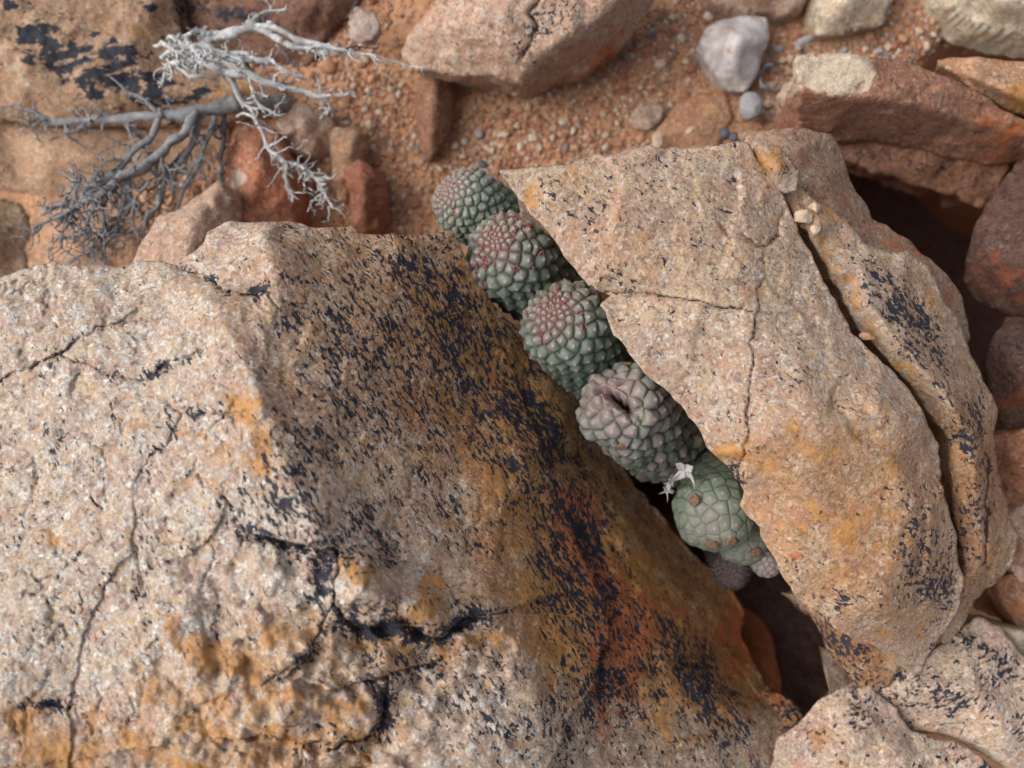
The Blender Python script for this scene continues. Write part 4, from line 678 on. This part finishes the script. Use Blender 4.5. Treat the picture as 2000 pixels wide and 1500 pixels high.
def succulent(label, px, py, z, R, L, axis_dir, mat, a0=.03, a1=.42, grow=1.6, hgt=.30, seed=0, soft=.55, buds=0, scars=(), slit=None, oval=1.0, squash=.8, res=(360, 460), tipamt=1., name='succulent', fold=0):
    """px,py,z: centre of the rounded head (cm z); R radius cm; L stem length cm; axis_dir: towards the apex."""
    A = Vector(axis_dir).normalized(); U = A.cross(Vector((0, 0, 1))).normalized(); Wv = U.cross(A).normalized()
    A = np.array(A); U = np.array(U); Wv = np.array(Wv)
    rr = np.random.default_rng(seed)
    # arclength profile: half ellipsoid cap (height squash*R) then cylinder
    th = np.linspace(0, math.pi/2, 60); pr = R*np.sin(th)**.92; pa = R*squash*np.cos(th)
    pr = np.append(pr, [R*1.02, R*.99, R*.9]); pa = np.append(pa, [-L*.3, -L*.7, -L])
    sl = np.append(0, np.cumsum(np.hypot(np.diff(pr), np.diff(pa)))); ST = sl[-1]
    def prof(s): return np.interp(s, sl, pr), np.interp(s, sl, pa)
    # tubercle centres by phyllotaxis, small near the apex
    cs = []; s = .02*R; k = 0
    while s < ST*.97 and len(cs) < 900:
        t = min(1, s/(R*grow)); area = a0+(a1-a0)*t**1.3
        cs.append((s+rr.normal()*.12*math.sqrt(area), k*2.39996+rr.normal()*.17*math.sqrt(area)/max(.15*R, prof(s)[0]))); r_ = max(.12*R, prof(s)[0]); s += area/(2*math.pi*r_); k += 1
    cs = np.array(cs); cr, ca_ = prof(cs[:, 0]); CP = np.stack([cr*np.cos(cs[:, 1]), cr*np.sin(cs[:, 1])*oval, ca_], 1)
    carea = a0+(a1-a0)*np.minimum(1, cs[:, 0]/(R*grow))**1.3; crad = np.sqrt(carea/math.pi); rn = rr.random(len(cs))
    nu, nvv = res; su = ST*np.linspace(0, 1, nu)**1.15; va = np.linspace(0, 2*math.pi, nvv, endpoint=False)
    SU, VA = np.meshgrid(su, va, indexing='ij'); r, a = prof(SU)
    B = np.stack([r*np.cos(VA), r*np.sin(VA)*oval, a], -1).reshape(-1, 3)
    # warp for irregular cells
    Bq = B+.10*R*np.stack([noise(B[:, 0], B[:, 1], B[:, 2], 1.4/R, 60+seed+i) for i in range(3)], 1)
    N = len(B); best = np.full(N, 9.); sec = np.full(N, 9.); bi = np.zeros(N, int); CPw = CP+.10*R*np.stack([noise(CP[:, 0], CP[:, 1], CP[:, 2], 1.4/R, 60+seed+i) for i in range(3)], 1)
    ch = 20000
    for i in range(0, N, ch):
        D = np.sqrt(((Bq[i:i+ch, None, :]-CPw[None])**2).sum(-1))/crad[None]**.75
        o = np.argpartition(D, 1, axis=1)[:, :2]; d2 = np.take_along_axis(D, o, 1); sw = d2[:, 0] > d2[:, 1]
        o[sw] = o[sw][:, ::-1]; d2[sw] = d2[sw][:, ::-1]
        best[i:i+ch] = d2[:, 0]; sec[i:i+ch] = d2[:, 1]; bi[i:i+ch] = o[:, 0]
    cell = np.clip((sec-best)/(sec+best), 0, 1); cell = np.where(np.isfinite(cell), cell, 0)
    tub = np.clip(cell*1.1, 0, 1)**soft; tub = 1-(1-tub)**2
    dist = np.sqrt(((Bq-CPw[bi])**2).sum(1)); tip = np.exp(-(dist/(.17*crad[bi]+.012))**2)*tipamt
    hh = hgt*crad[bi]*(.8+.4*rn[bi]); apx = np.exp(-(SU.ravel()/(.62*R))**2)
    # surface normal of the profile
    dr = np.gradient(r, axis=0); da = np.gradient(a, axis=0); ln = np.hypot(dr, da)+1e-9; nr = (-da/ln).ravel(); na = (dr/ln).ravel()
    NL = np.stack([nr*np.cos(VA.ravel()), nr*np.sin(VA.ravel()), na], 1)
    NL[:nvv] = (0, 0, 1)
    dsp = hh*(tub*1.5-.6)+tip*.16*crad[bi]+.05*R*fbm(B[:, 0], B[:, 1], B[:, 2], 1/R, 3, .5, seed)+fold*R*noise(B[:, 0], B[:, 1], B[:, 2], 1.6/R, seed+90)
    hole = np.zeros(N)
    if slit:      # a sunken split at the apex
        (s_ang, s_len, s_w, s_d) = slit
        X = B[:, 0]*math.cos(s_ang)+B[:, 1]*math.sin(s_ang)-.22*R; Y = -B[:, 0]*math.sin(s_ang)+B[:, 1]*math.cos(s_ang)+.12*R*noise(B[:, 0], B[:, 1], B[:, 2], 2.4, 5)
        m = (B[:, 2] > 0); e = (Y/(s_w*R))**2+(X/(s_len*R))**4
        hole = np.exp(-e)*m; dsp = dsp-s_d*R*hole+.10*R*np.exp(-((Y/(s_w*R*3.0))**2))*m*(np.abs(X) < s_len*R*1.4)*(1-hole); hole = sstep(.45, .85, hole)
    V = B+NL*dsp[:, None]
    cen = P(px, py, z)
    Wd = V[:, :1]*U+V[:, 1:2]*Wv+V[:, 2:3]*A+cen
    I = np.arange(N).reshape(nu, nvv); J = np.roll(I, -1, 1)
    qd = np.stack([I[:-1].ravel(), I[1:].ravel(), J[1:].ravel(), J[:-1].ravel()], 1)
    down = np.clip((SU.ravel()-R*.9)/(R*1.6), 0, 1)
    base = cen-A*L; 
    root = link(name, None, loc=base); tag(root, label, 'succulent', 'row of succulent stems in the crevice')
    link('stem', mk_mesh('stem', Wd-base, qd, attrs={'tub': tub*(1-.0*apx), 'apex': apx, 'tip': tip, 'rnd': rn[bi], 'down': down, 'hole': hole}), mat, root)
    # red buds sit between the tubercles
    def surf(s_, v_, lift=0):
        r_, a_ = prof(s_); e = .02; r2, a2 = prof(s_+e); t = np.array([r2-r_, a2-a_]); t /= np.linalg.norm(t)+1e-9
        nl = np.array([-t[1]*math.cos(v_), -t[1]*math.sin(v_), t[0]]); p = np.array([r_*math.cos(v_), r_*math.sin(v_)*oval, a_])+nl*lift
        return p[0]*U+p[1]*Wv+p[2]*A+cen-base, nl[0]*U+nl[1]*Wv+nl[2]*A
    for b in range(buds):
        s_ = R*(.18+1.0*rr.random()**.8); v_ = rr.uniform(0, 6.283); vv_ = []; ff = []; o_ = 0
        for j in range(rr.integers(4, 8)):
            p, nn = surf(s_+rr.normal()*.045*R, v_+rr.normal()*.07, .02)
            sc = np.array([1, 1, 1.0])*R*rr.uniform(.018, .034); vv_.append(IV1*sc+p+nn*sc*.9); ff.append(IF1+o_); o_ += len(IV1)
        link('flower_bud', mk_mesh('flower_bud', np.concatenate(vv_), None, np.concatenate(ff)), M_bud, root)
    for (s_, v_, sz) in scars:
        p, nn = surf(s_*R, v_, .04*R); nv = Vector(nn); q_ = nv.to_track_quat('Z', 'Y').to_matrix(); q_ = np.array(q_)
        v = IV4.copy(); rad = np.hypot(v[:, 0], v[:, 1]); v[:, 2] = .30*np.maximum(v[:, 2], -.3)+.10*np.exp(-((rad-.75)/.16)**2)-.10*np.exp(-(rad/.4)**2)*(v[:, 2] > 0)
        v *= (1+.34*fbm(v[:, 0]+s_*9, v[:, 1], v[:, 2], 3.2, 4, .65))[:, None]
        link('scar', mk_mesh('scar', (v*sz*R)@q_.T+p, None, IF4), M_scar, root)
    return root
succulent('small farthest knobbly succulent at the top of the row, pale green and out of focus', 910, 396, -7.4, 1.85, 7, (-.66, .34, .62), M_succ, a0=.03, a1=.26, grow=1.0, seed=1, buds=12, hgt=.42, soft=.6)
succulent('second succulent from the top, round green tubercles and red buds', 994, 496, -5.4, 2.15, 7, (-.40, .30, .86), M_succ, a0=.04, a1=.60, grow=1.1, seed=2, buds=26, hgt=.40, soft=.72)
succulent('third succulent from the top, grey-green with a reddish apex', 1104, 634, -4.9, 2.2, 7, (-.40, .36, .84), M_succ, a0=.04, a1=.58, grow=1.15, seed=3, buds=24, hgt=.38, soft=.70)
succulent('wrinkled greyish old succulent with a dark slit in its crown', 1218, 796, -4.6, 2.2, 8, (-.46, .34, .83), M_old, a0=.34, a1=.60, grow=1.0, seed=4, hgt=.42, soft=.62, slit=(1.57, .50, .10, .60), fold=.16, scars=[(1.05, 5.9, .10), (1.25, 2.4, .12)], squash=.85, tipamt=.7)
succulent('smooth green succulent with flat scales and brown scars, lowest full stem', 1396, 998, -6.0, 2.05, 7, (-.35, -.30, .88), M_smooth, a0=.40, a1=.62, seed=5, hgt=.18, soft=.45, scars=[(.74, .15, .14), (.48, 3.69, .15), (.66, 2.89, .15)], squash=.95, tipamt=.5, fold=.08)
succulent('small green side stem squeezed against the slab below the smooth succulent', 1452, 1052, -7.4, 1.4, 6, (.1, -.3, .9), M_smooth, a0=.34, a1=.5, seed=6, hgt=.18, soft=.34, scars=[(.25, 4.0, .2)], res=(220, 260), tipamt=.4, fold=.08)
succulent('tiny pale grey withered stem at the bottom end of the row', 1498, 1098, -7.8, .8, 5, (.1, -.3, .9), M_old, a0=.12, a1=.2, seed=7, hgt=.3, res=(160, 180), squash=.9, tipamt=.2)
succulent('shrivelled dark purple stem in the shadow at the bottom end of the row', 1425, 1112, -13.5, 1.2, 4, (-.1, -.2, .95), succ_mat('purple_skin', (.05, .035, .04), (.025, .025, .022), (.09, .03, .04)), a0=.03, a1=.08, seed=8, hgt=.6, res=(200, 240), buds=4)

# papery star-shaped husks
def husk(label, px, py, z, rad, n, seed, tilt, curl=.45):
    r = np.random.default_rng(seed); m = n*8; ring = 7; V = [(0, 0, 0)]
    ph = np.linspace(0, 2*math.pi, m, endpoint=False); lens = r.uniform(.45, 1.35, n); wv_ = r.uniform(-.25, .25, n); off = r.uniform(-.12, .12, n)
    prof_ = []
    for i, p in enumerate(ph):
        k = (i//8) % n; f = (i % 8)/8; d = min(f, 1-f)*2     # d=0 at spike
        L_ = lens[k] if f < .5 else lens[(k+1) % n]
        prof_.append(.34+(L_-.34)*(1-d)**2.4)
    for j in range(1, ring+1):
        t = j/ring
        for i, p in enumerate(ph):
            rr_ = prof_[i]*t; V.append((rr_*math.cos(p+.1*t+wv_[(i//8) % n]*t), rr_*math.sin(p+.1*t+wv_[(i//8) % n]*t), .55*rr_**2*(.8 if (i//8) % 2 else -curl)+.12*math.sin(3*p+seed)*t+.06*math.sin(7*p)*t))
    V = np.array(V)*rad; T = []; Q = []
    for i in range(m):
        T.append((0, 1+i, 1+(i+1) % m))
        for j in range(ring-1): a = 1+j*m; Q.append((a+i, a+m+i, a+m+(i+1) % m, a+(i+1) % m))
    nb = len(V); V2 = V-np.array([0, 0, .022]); T2 = [(a+nb, c+nb, b+nb) for a, b, c in T]; Q2 = [(a+nb, d+nb, c+nb, b+nb) for a, b, c, d in Q]
    o = 1+(ring-1)*m; Q3 = [(o+i, o+i+nb, o+(i+1) % m+nb, o+(i+1) % m) for i in range(m)]
    R_ = np.array(Matrix.Rotation(tilt[0], 3, 'X')@Matrix.Rotation(tilt[1], 3, 'Y')@Matrix.Rotation(tilt[2], 3, 'Z'))
    V = np.concatenate([V, V2])@R_.T
    return tag(link('husk', mk_mesh('husk', V, Q+Q2+Q3, T+T2), M_papery, None, P(px, py, z)), label, 'dried husk', 'white husks between the succulents')
husk('largest white papery star-shaped husk between the old and the smooth succulent', 1338, 920, -4.4, .95, 4, 3, (.3, -.3, .75))
husk('middle-sized white papery husk hanging left of the largest star-shaped one', 1311, 938, -5.0, .5, 4, 5, (.6, .5, .2))
husk('smallest spidery white husk over the dark gap left of the smooth succulent', 1303, 957, -5.6, .5, 5, 9, (.2, .2, .9))

# ------------------------------------------------------------------ dead shrub
def wood_mat(name, c, d):
    g = NT(name); co = g.coords(); n = g.noise(co, 3.5, 5, .7); n2 = g.noise(co, 16, 4, .75); lo = g.noise(co, .5, 3, .6)
    col = g.mix(g.ramp(n, .35, .62), c, tuple(x*.6 for x in c)); col = g.mix(g.ramp(n2, .48, .66, 0, .75), col, d); col = g.mix(g.ramp(lo, .45, .65, 0, .5), col, d)
    g.put(g.b.inputs['Base Color'], col); g.b.inputs['Roughness'].default_value = .85; g.put(g.b.inputs['Normal'], g.bump(n2, .7, .08)); return g.m
M_white = wood_mat('bleached_wood', (.74, .75, .75), (.17, .155, .14)); M_grey = wood_mat('grey_wood', (.35, .35, .365), (.15, .14, .13)); M_black = wood_mat('dark_wood', (.11, .11, .12), (.04, .04, .045))
def tube_arrays(pts, rad, sides=8, seed=0):
    pts = np.array(pts, float); rad = np.array(rad, float)
    T = np.gradient(pts, axis=0); T /= np.linalg.norm(T, axis=1)[:, None]+1e-9
    up = np.array([.2, .3, .93]); Sx = np.cross(T, up); Sx /= np.linalg.norm(Sx, axis=1)[:, None]+1e-9; Sy = np.cross(T, Sx)
    a = np.linspace(0, 2*math.pi, sides, endpoint=False)
    rr_ = rad[:, None]*(1+.16*np.cos(2*a+seed)[None]+.12*np.sin(3*a+seed*2)[None])
    V = pts[:, None]+rr_[..., None]*(np.cos(a)[None, :, None]*Sx[:, None]+np.sin(a)[None, :, None]*Sy[:, None])
    n = len(pts); I = np.arange(n*sides).reshape(n, sides); J = np.roll(I, -1, 1)
    Q = np.stack([I[:-1].ravel(), J[:-1].ravel(), J[1:].ravel(), I[1:].ravel()], 1)
    V = V.reshape(-1, 3); V = V+.12*np.repeat(rad, sides)[:, None]*np.stack([noise(V[:, 0], V[:, 1], V[:, 2], 4, 70+i) for i in range(3)], 1)*2
    nv = len(V); V = np.concatenate([V, pts[:1], pts[-1:]])
    Tt = [(nv, J[0, i], I[0, i]) for i in range(sides)]+[(nv+1, I[-1, i], J[-1, i]) for i in range(sides)]
    return V, Q, np.array(Tt)
def wiggle(path, n, amp, rr):
    path = np.array(path, float); t = np.append(0, np.cumsum(np.linalg.norm(np.diff(path[:, :3], axis=0), axis=1))); t /= t[-1]
    u = np.linspace(0, 1, n); out = np.stack([np.interp(u, t, path[:, i]) for i in range(path.shape[1])], 1)
    k = np.array([.25, .5, .25])
    for _ in range(max(2, n//10)):
        for i in range(path.shape[1]): out[1:-1, i] = np.convolve(out[:, i], k, 'same')[1:-1]
    nz = rr.normal(size=(n, 3)); 
    for _ in range(2):
        for i in range(3): nz[:, i] = np.convolve(nz[:, i], np.ones(3)/3, 'same')
    env = np.sin(np.pi*np.clip(u, 0, 1))**.5
    out[:, :3] += nz*amp*env[:, None]; return out
shrub = link('dead_shrub', None, loc=P(560, 200, -15)); tag(shrub, 'leafless dead shrub with bleached white and grey twisted branches over the rocks, upper left', 'dead shrub')
SB = P(560, 200, -15)
def branch(path, mat, twigs=0, tl=1.8, name='branch', seed=0, tdir=None, knob=0, wig=.12, sub=True):
    """path: (px, py, z, radius cm)"""
    rr = np.random.default_rng(seed+500)
    W4 = np.array([[*P(a, b, z), r*.92] for a, b, z, r in path]); ln = np.linalg.norm(np.diff(W4[:, :3], axis=0), axis=1).sum()
    c = wiggle(W4, max(8, int(ln/.28)), wig*1.6, rr); vs = []; qs = []; ts = []; o = 0
    def add(p, r, sd, sides=8):
        nonlocal o
        V, Q, T = tube_arrays(p, r, sides, sd); vs.append(V); qs.append(Q+o); ts.append(T+o); o += len(V)
    add(c[:, :3], c[:, 3]*(1+.12*rr.normal(size=len(c))), seed)
    def grow(p0, d, L, r0, lev):
        n = max(5, int(L/.22)); p = [np.array(p0)]; d = d/np.linalg.norm(d)
        for i in range(n):
            d = d+rr.normal(size=3)*.42*np.array([1, 1, .6]); d /= np.linalg.norm(d); p.append(p[-1]+d*L/n)
            if lev > 0 and i > 1 and rr.random() < .38:
                dd = d+rr.normal(size=3)*.8*np.array([1, 1, .6]); grow(p[-1], dd, L*rr.uniform(.3, .6), r0*.6, lev-1)
        rad = r0*np.linspace(1, .35, n+1)*(1+.2*rr.normal(size=n+1)*.5)
        add(p, np.maximum(rad, .026), rr.random()*6, 6)
    for t in range(int(twigs*2.1)):
        i = rr.integers(len(c)//6, len(c)-1); d = c[min(i+1, len(c)-1), :3]-c[i-1, :3]; d /= np.linalg.norm(d)+1e-9
        if tdir is not None: td = d*.6+np.array(tdir)*rr.uniform(.5, 1.2)+rr.normal(size=3)*.35
        else: td = d*.7+rr.normal(size=3)*.75*np.array([1, 1, .5])
        grow(c[i, :3], td, tl*rr.uniform(.4, 1.2), max(.05, min(c[i, 3]*.6, .10)), 2)
    for _ in range(knob):
        i = rr.integers(0, len(c)); s_ = c[i, 3]*rr.uniform(.8, 1.3); V = stone_shape(IV1, int(rr.integers(9999)), .3, 1, 1)*s_+c[i, :3]+rr.normal(size=3)*s_*.5
        vs.append(V); ts.append(IF1+o); qs.append(np.zeros((0, 4), int)); o += len(V)
    me = mk_mesh(name, np.concatenate(vs)-SB, np.concatenate(qs), np.concatenate(ts))
    return link(name, me, mat, shrub)
# grey lower part
branch([(560, 205, -14.6, .5), (500, 200, -13, .48), (430, 206, -12, .46), (370, 222, -11.6, .4), (310, 222, -11.4, .34)], M_grey, name='trunk', seed=1, twigs=3, wig=.1)
branch([(320, 222, -11.4, .32), (250, 232, -11.6, .24), (180, 232, -11.8, .20), (110, 240, -12, .17), (70, 222, -12, .13), (20, 205, -12, .06)], M_grey, twigs=11, tl=2.2, seed=2, tdir=(-.4, -.7, 0))
branch([(310, 220, -11.3, .16), (270, 190, -11, .13), (240, 172, -10.8, .10), (215, 150, -10.6, .05)], M_grey, twigs=3, tl=.9, seed=3)
branch([(385, 220, -11.6, .34), (360, 260, -11, .30), (310, 300, -10.4, .34), (250, 340, -10, .38), (200, 385, -9.8, .34), (150, 405, -9.6, .22), (65, 445, -9.4, .08)], M_grey, twigs=12, tl=2.4, seed=4, tdir=(-.2, -.9, 0), wig=.16)
branch([(312, 228, -11.4, .22), (290, 275, -11, .22), (240, 320, -10.6, .26), (190, 370, -10.2, .24), (130, 400, -10, .2), (80, 420, -10, .1)], M_grey, twigs=10, tl=2.2, seed=5, tdir=(-.5, -.7, 0), wig=.14)
branch([(250, 340, -10.2, .22), (255, 400, -10, .16), (230, 440, -9.8, .14), (190, 465, -9.8, .08)], M_grey, twigs=9, tl=2., seed=6, tdir=(-.3, -.9, 0))
branch([(390, 230, -11.8, .2), (375, 290, -11.4, .16), (330, 340, -11, .14), (310, 400, -10.8, .12), (280, 450, -10.6, .1), (160, 462, -10.6, .07), (110, 460, -10.6, .05)], M_grey, twigs=9, tl=2., seed=7, tdir=(-.4, -.7, 0))
branch([(420, 230, -12, .2), (410, 270, -11.8, .14), (375, 335, -11.4, .14), (350, 400, -11, .12), (330, 440, -10.8, .08)], M_grey, twigs=6, tl=1.8, seed=8, tdir=(-.2, -.9, 0))
branch([(200, 400, -10, .16), (205, 445, -9.6, .12), (180, 480, -9.6, .10), (130, 515, -9.6, .08)], M_grey, twigs=10, tl=1.6, seed=9, tdir=(0, -.8, 0))
branch([(438, 225, -12.6, .2), (436, 290, -12, .17), (434, 350, -11.6, .18), (440, 400, -11, .16), (441, 430, -10.6, .1)], M_black, twigs=4, tl=1., seed=10, knob=10)
branch([(430, 245, -12.6, .1), (380, 285, -12.4, .09), (330, 330, -12.4, .09), (300, 370, -12.6, .08), (220, 370, -12.6, .05)], M_black, twigs=7, tl=1.4, seed=11)
# white upper part
branch([(400, 82, -9.6, .32), (440, 68, -9.4, .36), (490, 56, -9.2, .30), (530, 62, -9.2, .22), (570, 84, -9, .18), (610, 98, -9, .22), (645, 106, -9, .2)], M_white, twigs=4, tl=.8, seed=20, knob=10, wig=.16)
branch([(500, 50, -9.2, .22), (545, 56, -9, .22), (590, 78, -8.8, .24), (640, 92, -8.8, .16), (700, 102, -9, .08), (760, 115, -9.2, .08), (808, 132, -9.6, .06)], M_white, twigs=7, tl=1.2, seed=21, knob=10, tdir=(.3, -.8, 0), wig=.12)
branch([(480, 50, -9.4, .14), (495, 28, -9.4, .13), (530, 22, -9.4, .10), (560, 18, -9.4, .08)], M_white, twigs=4, tl=.7, seed=22, knob=6)
branch([(315, 115, -9.2, .12), (335, 95, -9, .16), (360, 92, -8.8, .22), (395, 92, -8.6, .28), (440, 106, -8.6, .2), (490, 108, -8.8, .16), (540, 130, -9, .13), (600, 158, -9.4, .08)], M_white, twigs=9, tl=.9, seed=23, knob=14, wig=.18)
branch([(345, 130, -9, .14), (400, 120, -8.6, .2), (440, 138, -8.4, .24), (480, 146, -8.4, .24), (515, 162, -8.6, .2), (560, 182, -9, .16), (620, 186, -9.4, .13), (655, 192, -9.6, .09), (685, 180, -9.8, .05)], M_white, twigs=9, tl=1.1, seed=24, knob=10, wig=.18)
branch([(365, 75, -8.8, .14), (375, 95, -8.6, .16), (395, 100, -8.4, .2), (400, 125, -8.4, .18), (345, 118, -8.8, .14), (322, 135, -9, .12), (318, 160, -9.2, .09)], M_white, twigs=12, tl=.8, seed=25, knob=16, wig=.14)
branch([(345, 80, -8.9, .1), (365, 66, -8.8, .12), (395, 62, -8.8, .08)], M_white, twigs=3, tl=.6, seed=26, knob=8)
branch([(440, 140, -9, .2), (465, 175, -9.4, .18), (490, 215, -9.6, .16), (510, 245, -9.8, .15), (525, 285, -9.8, .14), (545, 312, -9.8, .14), (562, 350, -9.8, .12), (572, 395, -9.8, .08)], M_white, twigs=9, tl=1.4, seed=27, tdir=(.6, -.5, 0), knob=5)
branch([(540, 310, -9.8, .14), (590, 325, -9.8, .12), (625, 355, -9.8, .12), (640, 385, -9.8, .1), (655, 408, -9.8, .07)], M_white, twigs=16, tl=1.3, seed=28, knob=8)
branch([(462, 228, -9.8, .06), (480, 222, -9.6, .08), (505, 240, -9.6, .09)], M_white, seed=29)
branch([(490, 165, -9, .1), (500, 195, -9.2, .09), (520, 212, -9.4, .09), (545, 225, -9.6, .05)], M_white, twigs=4, tl=.8, seed=30)
branch([(430, 100, -9, .12), (470, 125, -9, .13), (500, 150, -9, .12), (560, 165, -9.2, .08)], M_grey, twigs=5, tl=.9, seed=31)
branch([(540, 85, -9.6, .1), (560, 115, -10, .08), (585, 130, -10.4, .05)], M_grey, twigs=3, tl=.8, seed=32)
branch([(620, 160, -10, .08), (640, 195, -10, .07), (650, 215, -10, .06), (625, 232, -10, .05)], M_white, twigs=5, tl=.7, seed=33)
branch([(660, 98, -9.2, .06), (700, 84, -9.6, .05), (740, 92, -9.8, .04)], M_black, twigs=2, tl=.6, seed=34)
for k in range(11):
    a = rng.uniform(-.5, .5); x0, y0 = 350+rng.uniform(-25, 60), 105+rng.uniform(-22, 28)
    branch([(x0-25, y0-8, -9.1, .07), (x0, y0, -8.5+rng.uniform(-.3, .3), .15), (x0+30, y0+18*a, -8.5, .16), (x0+rng.uniform(50, 110), y0+30*a+14, -8.8, .08)], M_white, twigs=4, tl=.6, seed=60+k, knob=4, wig=.2)
for k in range(8):
    x0 = 110+k*24+rng.uniform(-12, 12); y0 = 390+rng.uniform(-25, 25)
    branch([(x0+30, y0-30, -10, .12), (x0+10, y0+10, -9.8, .11), (x0-10+rng.uniform(-10, 25), y0+55, -9.7, .09), (x0-30+rng.uniform(-30, 50), y0+95, -9.8, .06)], M_grey, twigs=5, tl=1.3, seed=80+k, tdir=(-.2, -.7, 0), wig=.2)
for nm_, lb_, ct_, pt_, w_, t_ in STRIPS: strip(nm_, lb_, ct_, pt_, w_, t_, M_grey if nm_ == 'dry_leaf' else M_black, -15.2)
# a loose dead twig at the top edge
V_, Q_, T_ = tube_arrays(wiggle([[*P(676, 36, -13.6), .04], [*P(690, 14, -13.2), .06], [*P(705, -10, -13), .07]], 14, .04, np.random.default_rng(3)) [:, :3], np.linspace(.04, .08, 14), 7)
lc = P(690, 14, -13.2); tag(link('twig', mk_mesh('twig', V_-lc, Q_, T_), M_black, None, lc), 'short dark dead twig at the top edge beside the pale grey pink stone', 'twig')
